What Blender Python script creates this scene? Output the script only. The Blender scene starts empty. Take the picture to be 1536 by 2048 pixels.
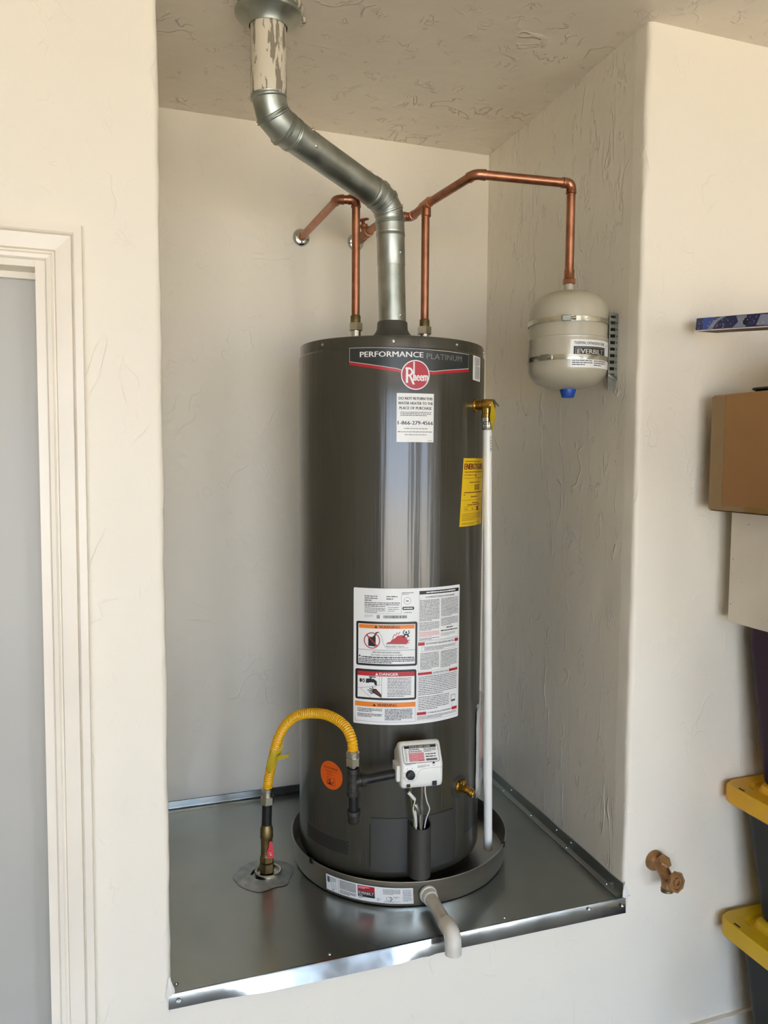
import bpy, bmesh, math, random
from mathutils import Vector, Matrix, noise as mnoise
random.seed(7)
SC = bpy.context.scene
COL = SC.collection
R = math.radians
sin, cos, pi = math.sin, math.cos, math.pi
PL = 0.46                       # height of the alcove platform above the garage floor
W, D, CE = 1.13, 0.8793, 2.63   # alcove width, depth, ceiling height

# ------------------------------------------------------------------ camera
cd = bpy.data.cameras.new('camera')
cam = bpy.data.objects.new('camera', cd); COL.objects.link(cam)
yaw, pitch, roll = R(19.1802), R(-4.1491), R(0.3457)
fw = Vector((sin(yaw)*cos(pitch), cos(yaw)*cos(pitch), sin(pitch)))
rt = Vector((cos(yaw), -sin(yaw), 0)); up = rt.cross(fw)
rt, up = cos(roll)*rt + sin(roll)*up, cos(roll)*up - sin(roll)*rt
cam.matrix_world = Matrix(((rt.x, up.x, -fw.x, -0.093), (rt.y, up.y, -fw.y, -1.6119), (rt.z, up.z, -fw.z, 1.5923), (0, 0, 0, 1)))
cd.sensor_fit = 'VERTICAL'; cd.sensor_height = 36.0; cd.lens = 1548.69/2048*36.0
cd.clip_start = 0.02; cd.clip_end = 200
SC.camera = cam

# ------------------------------------------------------------------ world, sun, daylight, exposure
wd = bpy.data.worlds.new('sky'); SC.world = wd; wd.use_nodes = True
bg = wd.node_tree.nodes['Background']
bg.inputs['Color'].default_value = (0.58, 0.74, 1.0, 1); bg.inputs['Strength'].default_value = 2.7
DOORWAYS = ((-2.4, 1.25), (2.3, 3.5)); OZ1, OY = 2.15, -5.6      # the two garage door openings behind the viewer
sl = bpy.data.lights.new('sun', 'SUN'); sl.energy = 13.5; sl.angle = R(0.53); sl.color = (1.0, 0.85, 0.62)
so = bpy.data.objects.new('sun', sl); COL.objects.link(so)
so.rotation_euler = Vector((-0.45, -0.30, -0.80)).to_track_quat('-Z', 'Y').to_euler()
for ox0, ox1 in DOORWAYS:
    pl = bpy.data.lights.new('doorway_portal', 'AREA'); pl.shape = 'RECTANGLE'; pl.size = ox1-ox0; pl.size_y = OZ1
    pl.cycles.is_portal = True
    po = bpy.data.objects.new('doorway_portal', pl); COL.objects.link(po)
    po.location = ((ox0+ox1)/2, OY-0.02, OZ1/2); po.rotation_euler = (R(90), 0, 0)
SC.view_settings.view_transform = 'Standard'; SC.view_settings.look = 'None'
SC.view_settings.exposure = 1.97; SC.view_settings.gamma = 1.0
SC.view_settings.use_curve_mapping = False
SC.cycles.use_denoising = True
SC.cycles.max_bounces = 10; SC.cycles.diffuse_bounces = 6; SC.cycles.glossy_bounces = 5
SC.cycles.sample_clamp_indirect = 8.0
SC.cycles.caustics_reflective = False; SC.cycles.caustics_refractive = False

# ------------------------------------------------------------------ materials
def s2l(c):
    return tuple(((v/255)/12.92 if v/255 <= 0.04045 else ((v/255+0.055)/1.055)**2.4) for v in c) + (1.0,)
class NT:
    def __init__(s, m): s.t = m.node_tree; s.n = s.t.nodes; s.l = s.t.links
    def new(s, typ, **kw):
        n = s.n.new(typ)
        for k, v in kw.items():
            if k in n.inputs.keys(): n.inputs[k].default_value = v
            else: setattr(n, k, v)
        return n
    def link(s, a, b): s.l.new(a, b)
def mat(name, col, rough=0.5, metal=0.0, **kw):
    m = bpy.data.materials.new(name); m.use_nodes = True
    b = m.node_tree.nodes['Principled BSDF']
    b.inputs['Base Color'].default_value = s2l(col); b.inputs['Roughness'].default_value = rough; b.inputs['Metallic'].default_value = metal
    if 'coat' in kw: b.inputs['Coat Weight'].default_value = kw['coat']; b.inputs['Coat Roughness'].default_value = kw.get('coat_rough', 0.1)
    if 'spec' in kw: b.inputs['Specular IOR Level'].default_value = kw['spec']
    if 'trans' in kw: b.inputs['Transmission Weight'].default_value = kw['trans']
    if 'alpha' in kw: b.inputs['Alpha'].default_value = kw['alpha']
    return m
def vary(m, c1, c2, scale=(8, 8, 8), detail=4, lo=0.35, hi=0.65, rough=None, bump=0.0, bscale=None, dist=0.0):
    """noise between two colours (object space), optional roughness range and fine bump"""
    t = NT(m); b = t.n['Principled BSDF']
    tc = t.new('ShaderNodeTexCoord'); mp = t.new('ShaderNodeMapping', Scale=scale); t.link(tc.outputs['Object'], mp.inputs['Vector'])
    nz = t.new('ShaderNodeTexNoise', Scale=1.0, Detail=detail, Distortion=dist); t.link(mp.outputs['Vector'], nz.inputs['Vector'])
    rp = t.new('ShaderNodeValToRGB'); rp.color_ramp.elements[0].position = lo; rp.color_ramp.elements[1].position = hi
    rp.color_ramp.elements[0].color = s2l(c1); rp.color_ramp.elements[1].color = s2l(c2)
    t.link(nz.outputs['Fac'], rp.inputs['Fac']); t.link(rp.outputs['Color'], b.inputs['Base Color'])
    if rough:
        mr = t.new('ShaderNodeMapRange'); mr.inputs['To Min'].default_value = rough[0]; mr.inputs['To Max'].default_value = rough[1]
        mr.inputs['From Min'].default_value = lo; mr.inputs['From Max'].default_value = hi
        t.link(nz.outputs['Fac'], mr.inputs['Value']); t.link(mr.outputs['Result'], b.inputs['Roughness'])
    if bump:
        mp2 = t.new('ShaderNodeMapping', Scale=bscale or scale); t.link(tc.outputs['Object'], mp2.inputs['Vector'])
        n2 = t.new('ShaderNodeTexNoise', Scale=1.0, Detail=3); t.link(mp2.outputs['Vector'], n2.inputs['Vector'])
        bp = t.new('ShaderNodeBump', Strength=1.0, Distance=bump); t.link(n2.outputs['Fac'], bp.inputs['Height']); t.link(bp.outputs['Normal'], b.inputs['Normal'])
    return m
def plaster(name, col, stretch=(1, 1, 1), amount=1.0, rough=0.45, seed=0.0, scale=7.0, sparse=0.54):
    """skip-trowel painted plaster: sparse thin curved ridges over gentle undulation"""
    m = mat(name, col, rough, spec=0.4); t = NT(m); b = t.n['Principled BSDF']
    tc = t.new('ShaderNodeTexCoord')
    mp = t.new('ShaderNodeMapping', Scale=stretch, Location=(seed, seed*1.7, seed*0.6)); t.link(tc.outputs['Object'], mp.inputs['Vector'])
    def math_(op, a, b_=None, c=None):
        n = t.new('ShaderNodeMath', operation=op)
        for i, v in enumerate((a, b_, c)):
            if v is None: continue
            if isinstance(v, (int, float)): n.inputs[i].default_value = v
            else: t.link(v, n.inputs[i])
        return n.outputs[0]
    def ridge(sc, width, dist, off):
        mo = t.new('ShaderNodeMapping', Location=(off, off, off)); t.link(mp.outputs['Vector'], mo.inputs['Vector'])
        nz = t.new('ShaderNodeTexNoise', Scale=sc, Detail=2.0, Roughness=0.55, Distortion=dist); t.link(mo.outputs['Vector'], nz.inputs['Vector'])
        a = math_('ABSOLUTE', math_('SUBTRACT', nz.outputs['Fac'], 0.5))
        mr = t.new('ShaderNodeMapRange', interpolation_type='SMOOTHSTEP'); t.link(a, mr.inputs['Value'])
        mr.inputs['From Min'].default_value = 0.0; mr.inputs['From Max'].default_value = width
        mr.inputs['To Min'].default_value = 1.0; mr.inputs['To Max'].default_value = 0.0
        mk = t.new('ShaderNodeTexNoise', Scale=sc*0.8, Detail=1.0); t.link(mo.outputs['Vector'], mk.inputs['Vector'])
        mo2 = t.new('ShaderNodeMapping', Location=(off+9.1, off-3.3, 5.0)); t.link(mp.outputs['Vector'], mo2.inputs['Vector']); t.link(mo2.outputs['Vector'], mk.inputs['Vector'])
        mm = t.new('ShaderNodeMapRange', interpolation_type='SMOOTHSTEP'); t.link(mk.outputs['Fac'], mm.inputs['Value'])
        mm.inputs['From Min'].default_value = sparse; mm.inputs['From Max'].default_value = sparse+0.12
        return math_('MULTIPLY', mr.outputs['Result'], mm.outputs['Result'])
    h = math_('ADD', ridge(scale, 0.022, 0.8, 0.0), math_('MULTIPLY', ridge(scale*2.3, 0.03, 1.2, 4.2), 0.55))
    lo = t.new('ShaderNodeTexNoise', Scale=5.0, Detail=3.0); t.link(tc.outputs['Object'], lo.inputs['Vector'])
    fi = t.new('ShaderNodeTexNoise', Scale=160.0, Detail=2.0); t.link(tc.outputs['Object'], fi.inputs['Vector'])
    h = math_('MULTIPLY', h, 0.0055*amount)
    h = math_('ADD', h, math_('MULTIPLY', lo.outputs['Fac'], 0.010))
    h = math_('ADD', h, math_('MULTIPLY', fi.outputs['Fac'], 0.0003))
    bp = t.new('ShaderNodeBump', Strength=0.9, Distance=1.0); t.link(h, bp.inputs['Height']); t.link(bp.outputs['Normal'], b.inputs['Normal'])
    return m
WALLC = (233, 226, 210)
M = {}
M['wall_front'] = plaster('cream_plaster', WALLC, (1, 1, 0.6), 0.14, 0.5, 1.3, 11.0, 0.57)
M['wall_back'] = plaster('cream_plaster_smooth', WALLC, (1, 1, 1), 0.16, 0.5, 5.3)
M['wall_side'] = plaster('cream_plaster_trowelled', WALLC, (1.6, 1.0, 0.30), 0.62, 0.22, 2.9, 14.0, 0.54)
M['ceiling'] = plaster('ceiling_plaster', (228, 218, 202), (1, 1, 1), 0.7, 0.22, 7.7, 9.0, 0.56)
M['garage_dim'] = plaster('garage_board', (188, 176, 158), (1, 1, 1), 0.3, 0.6, 4.0)
M['trim'] = vary(mat('trim_paint', (236, 228, 212), 0.35), (238, 230, 214), (228, 219, 203), (3, 3, 3))
M['door'] = vary(mat('door_paint', (178, 176, 168), 0.4), (180, 178, 170), (173, 172, 164), (1.5, 1.5, 1.5))
M['caulk'] = mat('caulk', (226, 222, 212), 0.5)
M['concrete'] = vary(mat('garage_concrete', (150, 146, 138), 0.7), (156, 152, 144), (138, 134, 126), (4, 4, 4))
M['driveway'] = vary(mat('driveway_concrete', (196, 188, 174), 0.9), (202, 194, 180), (182, 174, 160), (2, 2, 2))
M['galv'] = vary(mat('galvanised_sheet', (178, 182, 178), 0.3, 1.0), (168, 173, 169), (186, 190, 186), (5, 5, 5), 3, 0.2, 0.8, (0.26, 0.33), 0.0035, (3.2, 3.2, 3.2))
M['lip'] = vary(mat('galvanised_edge', (158, 163, 163), 0.2, 1.0), (150, 155, 155), (166, 170, 170), (14, 14, 14), 4, 0.3, 0.7, (0.14, 0.22), 0.0006, (9, 9, 20))
M['vent'] = vary(mat('galvanised_vent', (176, 182, 174), 0.40, 1.0), (152, 160, 152), (190, 194, 186), (22, 22, 22), 6, 0.3, 0.7, (0.34, 0.50), 0.0006, (30, 30, 30))
M['screw'] = mat('zinc_screw', (205, 205, 198), 0.25, 1.0)
M['alum'] = vary(mat('aluminium_pan', (176, 175, 170), 0.34, 1.0), (168, 168, 163), (184, 183, 178), (4, 4, 30), 3, 0.3, 0.7, (0.30, 0.42))
def heater_mat():
    m = mat('heater_enamel', (58, 56, 47), 0.30, coat=0.5, coat_rough=0.13); t = NT(m); b = t.n['Principled BSDF']
    tc = t.new('ShaderNodeTexCoord'); mp = t.new('ShaderNodeMapping', Scale=(30, 30, 0.7)); t.link(tc.outputs['Object'], mp.inputs['Vector'])
    n = t.new('ShaderNodeTexNoise', Scale=1.0, Detail=3.0); t.link(mp.outputs['Vector'], n.inputs['Vector'])
    bp = t.new('ShaderNodeBump', Strength=1.0, Distance=0.0022); t.link(n.outputs['Fac'], bp.inputs['Height'])
    t.link(bp.outputs['Normal'], b.inputs['Normal']); t.link(bp.outputs['Normal'], b.inputs['Coat Normal'])
    return m
M['enamel'] = heater_mat()
M['enamel_flat'] = mat('heater_enamel_matt', (56, 55, 51), 0.45)
M['grey_plastic'] = mat('grey_plastic', (70, 69, 62), 0.5)
M['shadow_black'] = mat('shaded_base_black', (26, 26, 25), 0.6)
M['hole'] = mat('perforation_black', (14, 14, 14), 0.9)
M['copper'] = vary(mat('copper', (178, 122, 94), 0.34, 1.0), (152, 102, 76), (188, 132, 104), (30, 30, 30), 5, 0.3, 0.7, (0.28, 0.44))
M['copper_dull'] = vary(mat('copper_dull', (150, 100, 72), 0.42, 1.0), (130, 92, 62), (172, 112, 82), (40, 40, 40), 4, 0.3, 0.7, (0.34, 0.5))
M['brass'] = mat('brass', (190, 150, 70), 0.25, 1.0)
M['brass_dull'] = vary(mat('brass_dull', (120, 102, 68), 0.48, 0.9), (100, 86, 58), (140, 118, 76), (40, 40, 40))
M['steel'] = mat('nickel_steel', (205, 203, 188), 0.2, 1.0)
M['chrome'] = mat('chrome', (210, 210, 208), 0.12, 1.0)
M['pvc'] = vary(mat('white_pvc', (236, 234, 226), 0.32), (238, 236, 228), (230, 228, 219), (6, 6, 6))
M['pvc_old'] = vary(mat('aged_pvc', (214, 210, 196), 0.38), (218, 214, 202), (200, 195, 180), (25, 25, 25))
M['iron'] = vary(mat('black_iron', (24, 23, 22), 0.42, spec=0.35), (18, 18, 17), (36, 34, 32), (50, 50, 50))
M['iron_fit'] = vary(mat('malleable_iron', (52, 50, 46), 0.5, 0.5), (40, 39, 36), (70, 67, 60), (70, 70, 70))
M['yellow'] = mat('yellow_coating', (232, 172, 14), 0.38)
M['yellow_tag'] = mat('yellow_tag', (184, 158, 22), 0.5)
M['red_plastic'] = mat('red_plastic', (204, 58, 62), 0.4)
M['white_plastic'] = mat('white_plastic', (228, 227, 218), 0.35)
M['black_plastic'] = mat('black_plastic', (22, 22, 22), 0.4)
M['wire_white'] = mat('white_wire', (220, 216, 205), 0.5)
M['wire_red'] = mat('red_wire', (170, 40, 40), 0.5)
M['wire_green'] = mat('green_wire', (108, 112, 50), 0.5)
M['tank'] = vary(mat('grey_tank_paint', (176, 170, 150), 0.3, coat=0.4, coat_rough=0.12), (178, 172, 152), (172, 166, 146), (6, 6, 6))
M['blue'] = mat('blue_cap', (22, 72, 160), 0.4)
M['bracket'] = vary(mat('galvanised_bracket', (158, 160, 150), 0.4, 1.0), (146, 149, 140), (168, 170, 160), (40, 40, 40))
M['bib'] = vary(mat('brown_painted_brass', (150, 108, 66), 0.45, 0.2), (132, 94, 56), (164, 120, 74), (60, 60, 60))
M['card'] = vary(mat('cardboard', (158, 116, 70), 0.75), (164, 122, 74), (150, 108, 64), (3, 3, 3))
M['tape'] = mat('packing_tape', (134, 104, 54), 0.2, coat=0.5)
M['card_white'] = vary(mat('white_board', (216, 208, 190), 0.6), (220, 212, 195), (208, 199, 180), (4, 4, 4))
M['scuff'] = mat('scuff', (112, 102, 88), 0.8)
M['purple'] = mat('purple_plastic', (46, 22, 40), 0.5, spec=0.25)
M['tote'] = vary(mat('dark_plastic', (36, 37, 38), 0.5, spec=0.3), (38, 39, 40), (33, 34, 35), (5, 5, 5))
M['tote_lid'] = vary(mat('yellow_lid', (226, 172, 16), 0.42), (230, 176, 18), (220, 164, 14), (6, 6, 6))
M['tote_lid_pale'] = vary(mat('yellow_lid_greenish', (214, 176, 14), 0.42), (218, 180, 16), (208, 168, 12), (6, 6, 6))
M['brown_board'] = mat('brown_board', (96, 62, 40), 0.7)
M['p_white'] = mat('label_white', (230, 230, 226), 0.35)
M['p_black'] = mat('print_black', (24, 23, 22), 0.45)
M['p_grey'] = mat('print_grey', (96, 96, 93), 0.45)
M['p_lgrey'] = mat('print_pale_grey', (150, 150, 146), 0.45)
M['p_red'] = mat('print_red', (178, 36, 46), 0.4)
M['p_pink'] = mat('print_pink', (206, 96, 104), 0.4)
M['p_brand_red'] = mat('print_brand_red', (176, 30, 44), 0.3)
M['p_brand_dark'] = mat('print_brand_charcoal', (44, 48, 48), 0.3)
M['p_silver'] = mat('print_silver', (196, 194, 184), 0.3)
M['p_platinum'] = mat('print_platinum', (122, 124, 122), 0.35)
M['p_orange'] = mat('print_orange', (232, 128, 34), 0.4)
M['p_orange_sticker'] = mat('print_orange_sticker', (232, 98, 18), 0.5)
M['p_yellow'] = mat('print_yellow', (226, 188, 14), 0.4)
M['p_dkred'] = mat('print_dark_red', (110, 26, 26), 0.45)
M['p_navy'] = mat('print_navy', (30, 38, 92), 0.4)
M['p_blue'] = mat('print_blue', (54, 82, 176), 0.4)
M['p_lav'] = mat('print_lavender', (150, 156, 184), 0.4)
def bag_mat():
    m = bpy.data.materials.new('clear_film'); m.use_nodes = True; t = NT(m)
    b = t.n['Principled BSDF']; b.inputs['Base Color'].default_value = s2l((225, 222, 215)); b.inputs['Roughness'].default_value = 0.15
    b.inputs['Alpha'].default_value = 0.32
    return m
M['bag'] = bag_mat()
def peel_mat():
    m = mat('peeling_white_paint', (214, 206, 186), 0.5); t = NT(m); b = t.n['Principled BSDF']
    tc = t.new('ShaderNodeTexCoord'); mp = t.new('ShaderNodeMapping', Scale=(70, 70, 11)); t.link(tc.outputs['Object'], mp.inputs['Vector'])
    n = t.new('ShaderNodeTexNoise', Scale=1.0, Detail=4.0, Roughness=0.6); t.link(mp.outputs['Vector'], n.inputs['Vector'])
    rp = t.new('ShaderNodeValToRGB'); rp.color_ramp.interpolation = 'CONSTANT'
    rp.color_ramp.elements[0].position = 0; rp.color_ramp.elements[0].color = s2l((214, 206, 186)); rp.color_ramp.elements[1].position = 0.525; rp.color_ramp.elements[1].color = s2l((140, 130, 114))
    t.link(n.outputs['Fac'], rp.inputs['Fac']); t.link(rp.outputs['Color'], b.inputs['Base Color'])
    bp = t.new('ShaderNodeBump', Strength=0.6, Distance=0.001); bp.invert = True; t.link(rp.outputs['Color'], bp.inputs['Height']); t.link(bp.outputs['Normal'], b.inputs['Normal'])
    return m
M['peel'] = peel_mat()

# ------------------------------------------------------------------ helpers
def tag(o, label=None, cat=None, group=None, kind=None):
    if label: o['label'] = label
    if cat: o['category'] = cat
    if group: o['group'] = group
    if kind: o['kind'] = kind
    return o
def thing(name, label, cat, loc, group=None):
    o = bpy.data.objects.new(name, None); o.empty_display_size = 0.05; COL.objects.link(o); o.location = loc
    return tag(o, label, cat, group)
def wloc(o):
    v = Vector((0, 0, 0))
    while o is not None: v += o.location; o = o.parent
    return v
class MB:
    """collects shapes in world coordinates; build() links them as ONE mesh object"""
    def __init__(s): s.v = []; s.f = []; s.m = []; s.sm = []; s.mats = []; s.cur = 0; s.smooth = True
    def use(s, m, smooth=None):
        if m not in s.mats: s.mats.append(m)
        s.cur = s.mats.index(m)
        if smooth is not None: s.smooth = smooth
        return s
    def add(s, vs, fs, smooth=None):
        o = len(s.v); s.v.extend([tuple(p) for p in vs]); sm = s.smooth if smooth is None else smooth
        for f in fs: s.f.append(tuple(i+o for i in f)); s.m.append(s.cur); s.sm.append(sm)
        return s
    def box(s, x0, x1, y0, y1, z0, z1, bev=0.0, seg=2, mtx=None):
        bm = bmesh.new(); bmesh.ops.create_cube(bm, size=1.0)
        for v in bm.verts: v.co = Vector(((x0+x1)/2+v.co.x*(x1-x0), (y0+y1)/2+v.co.y*(y1-y0), (z0+z1)/2+v.co.z*(z1-z0)))
        if bev: bmesh.ops.bevel(bm, geom=bm.edges[:], offset=bev, segments=seg, profile=0.5, affect='EDGES')
        return s.bm(bm, mtx, smooth=False)
    def bm(s, bm, mtx=None, smooth=None):
        bm.verts.index_update()
        s.add([(mtx @ v.co if mtx else v.co) for v in bm.verts], [[v.index for v in f.verts] for f in bm.faces], smooth); bm.free(); return s
    def sweep(s, path, r, n=16, caps=True, closed=False, smooth=True, phase=0.0):
        P = [Vector(p) for p in path]; N = len(P)
        rad = r if isinstance(r, (list, tuple)) else [r]*N
        T = [(P[i+1]-P[i]).normalized() for i in range(N-1)]
        t0 = T[0]; a = Vector((0, 0, 1)) if abs(t0.z) < 0.9 else Vector((1, 0, 0))
        u = (a - t0*a.dot(t0)).normalized(); vs = []; fs = []
        for i in range(N):
            if i == 0: t = T[0]; h = T[0]
            elif i == N-1: t = T[-1]; h = T[-1]
            else:
                t = (T[i-1]+T[i]).normalized(); h = T[i-1]
            # transport u with the incoming segment
            if i > 0:
                q = T[i-1]; u = (u - q*u.dot(q)).normalized()
            w = h.cross(u)
            for k in range(n):
                an = 2*pi*k/n + phase; o = (u*cos(an)+w*sin(an))*rad[i]
                o = o - h*(o.dot(t)/max(0.2, h.dot(t)))     # slide along the segment into the mitre plane
                vs.append(P[i]+o)
        for i in range(N-1):
            for k in range(n): fs.append((i*n+k, i*n+(k+1) % n, (i+1)*n+(k+1) % n, (i+1)*n+k))
        if caps: fs.append(tuple(range(n-1, -1, -1))); fs.append(tuple((N-1)*n+k for k in range(n)))
        return s.add(vs, fs, smooth)
    def lathe(s, prof, c, axis=(0, 0, 1), n=32, smooth=True, caps=False, a0=0.0, a1=2*pi, ref=None):
        """prof: (radius, distance along axis)"""
        ax = Vector(axis).normalized(); c = Vector(c)
        u = Vector(ref) if ref else (Vector((1, 0, 0)) if abs(ax.x) < 0.9 else Vector((0, 1, 0)))
        u = (u-ax*u.dot(ax)).normalized(); w = ax.cross(u); full = abs(a1-a0-2*pi) < 1e-6; k = n if full else n+1
        vs = []; fs = []
        for r, h in prof:
            for i in range(k):
                an = a0+(a1-a0)*i/n; vs.append(c+ax*h+(u*cos(an)+w*sin(an))*r)
        for j in range(len(prof)-1):
            for i in range(n):
                i2 = (i+1) % k; fs.append((j*k+i, j*k+i2, (j+1)*k+i2, (j+1)*k+i))
        if caps: fs.append(tuple(range(k-1, -1, -1))); fs.append(tuple((len(prof)-1)*k+i for i in range(k)))
        return s.add(vs, fs, smooth)
    def prism(s, pts, axis_vec, mtx=None, smooth=False):
        n = len(pts); a = Vector(axis_vec); P = [Vector(p) for p in pts]
        vs = P+[p+a for p in P]; fs = [tuple(range(n-1, -1, -1)), tuple(range(n, 2*n))]+[(i, (i+1) % n, n+(i+1) % n, n+i) for i in range(n)]
        if mtx: vs = [mtx @ v for v in vs]
        return s.add(vs, fs, smooth)
    def loft(s, rings, caps=True, smooth=True, closed=True):
        n = len(rings[0]); vs = [p for r in rings for p in r]; fs = []
        for j in range(len(rings)-1):
            for i in range(n if closed else n-1): fs.append((j*n+i, j*n+(i+1) % n, (j+1)*n+(i+1) % n, (j+1)*n+i))
        if caps: fs.append(tuple(range(n-1, -1, -1))); fs.append(tuple((len(rings)-1)*n+i for i in range(n)))
        return s.add(vs, fs, smooth)
    def build(s, name, m=None, parent=None, label=None, kind=None, fix=True, sharp=35):
        o0 = wloc(parent) if parent else Vector((0, 0, 0))
        me = bpy.data.meshes.new(name); me.from_pydata([(p[0]-o0.x, p[1]-o0.y, p[2]-o0.z) for p in s.v], [], s.f)
        if m is not None: s.mats = s.mats or [m]
        for k in s.mats: me.materials.append(M[k] if isinstance(k, str) else k)
        me.polygons.foreach_set('material_index', s.m); me.polygons.foreach_set('use_smooth', s.sm)
        if fix:
            bm = bmesh.new(); bm.from_mesh(me); bmesh.ops.recalc_face_normals(bm, faces=bm.faces)
            for e in bm.edges:
                if len(e.link_faces) == 2 and e.calc_face_angle(0) > R(sharp): e.smooth = False
            bm.to_mesh(me); bm.free()
        me.update()
        o = bpy.data.objects.new(name, me); COL.objects.link(o)
        if parent: o.parent = parent
        if label: o['label'] = label
        if kind: o['kind'] = kind
        return o
def mb(m, smooth=True): return MB().use(m, smooth)
def arc3(p, a, b, rad, n=8):
    """points rounding the corner p between directions towards a and b"""
    p, a, b = Vector(p), Vector(a), Vector(b); u = (a-p).normalized(); v = (b-p).normalized()
    half = u.angle(v)/2; d = rad/math.tan(half); c = p+(u+v).normalized()*(rad/sin(half))
    s0 = p+u*d-c; s1 = p+v*d-c; ang = s0.angle(s1); out = []
    for i in range(n+1):
        t = i/n; out.append(c+(s0*sin((1-t)*ang)+s1*sin(t*ang))/sin(ang))
    return out
def catmull(P, step):
    P = [Vector(p) for p in P]; Q = [P[0]*2-P[1]]+P+[P[-1]*2-P[-2]]; out = []
    for i in range(1, len(Q)-2):
        n = max(2, int((Q[i+1]-Q[i]).length/step))
        for k in range(n):
            t = k/n
            out.append(0.5*((2*Q[i])+(Q[i+1]-Q[i-1])*t+(2*Q[i-1]-5*Q[i]+4*Q[i+1]-Q[i+2])*t*t+(3*Q[i]-Q[i-1]-3*Q[i+1]+Q[i+2])*t**3))
    out.append(P[-1]); return out
def hexa(b, c, axis, r, h, turn=0.0, bev=0.0015):
    """a hexagon nut with chamfered rims"""
    ax = Vector(axis).normalized(); u = Vector((1, 0, 0)) if abs(ax.x) < 0.9 else Vector((0, 1, 0)); u = (u-ax*u.dot(ax)).normalized(); w = ax.cross(u)
    rings = []
    for rr, hh in ((r-bev, 0), (r, bev), (r, h-bev), (r-bev, h)):
        rings.append([Vector(c)+ax*hh+(u*cos(turn+i*pi/3)+w*sin(turn+i*pi/3))*rr for i in range(6)])
    b.loft(rings, True, False)
def rrect(w, h, r, n=5, cx=0.0, cy=0.0):
    out = []
    for sx, sy, a in ((1, -1, -pi/2), (1, 1, 0), (-1, 1, pi/2), (-1, -1, pi)):
        for i in range(n+1): an = a+i*(pi/2)/n; out.append((cx+sx*(w/2-r)+cos(an)*r, cy+sy*(h/2-r)+sin(an)*r))
    return out
# ---- printed labels: 2-D shapes wrapped on a cylinder or laid on a plane, each ink layer a hair proud
_tc = {}
def text_shape(s, off=0.0, sp=1.0):
    k = (s, off, sp)
    if k in _tc: return _tc[k]
    c = bpy.data.curves.new('lettering', 'FONT'); c.body = s; c.size = 1.0; c.offset = off; c.resolution_u = 2; c.space_character = sp; c.fill_mode = 'FRONT'
    o = bpy.data.objects.new('lettering', c); COL.objects.link(o); dg = bpy.context.evaluated_depsgraph_get()
    ev = o.evaluated_get(dg); me = ev.to_mesh()
    vs = [(v.co.x, v.co.y) for v in me.vertices]; fs = [tuple(p.vertices) for p in me.polygons]; ev.to_mesh_clear()
    bpy.data.objects.remove(o); bpy.data.curves.remove(c)
    x0 = min(v[0] for v in vs); x1 = max(v[0] for v in vs); vs = [(x-x0, y) for x, y in vs]
    _tc[k] = (vs, fs, x1-x0); return _tc[k]
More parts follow.
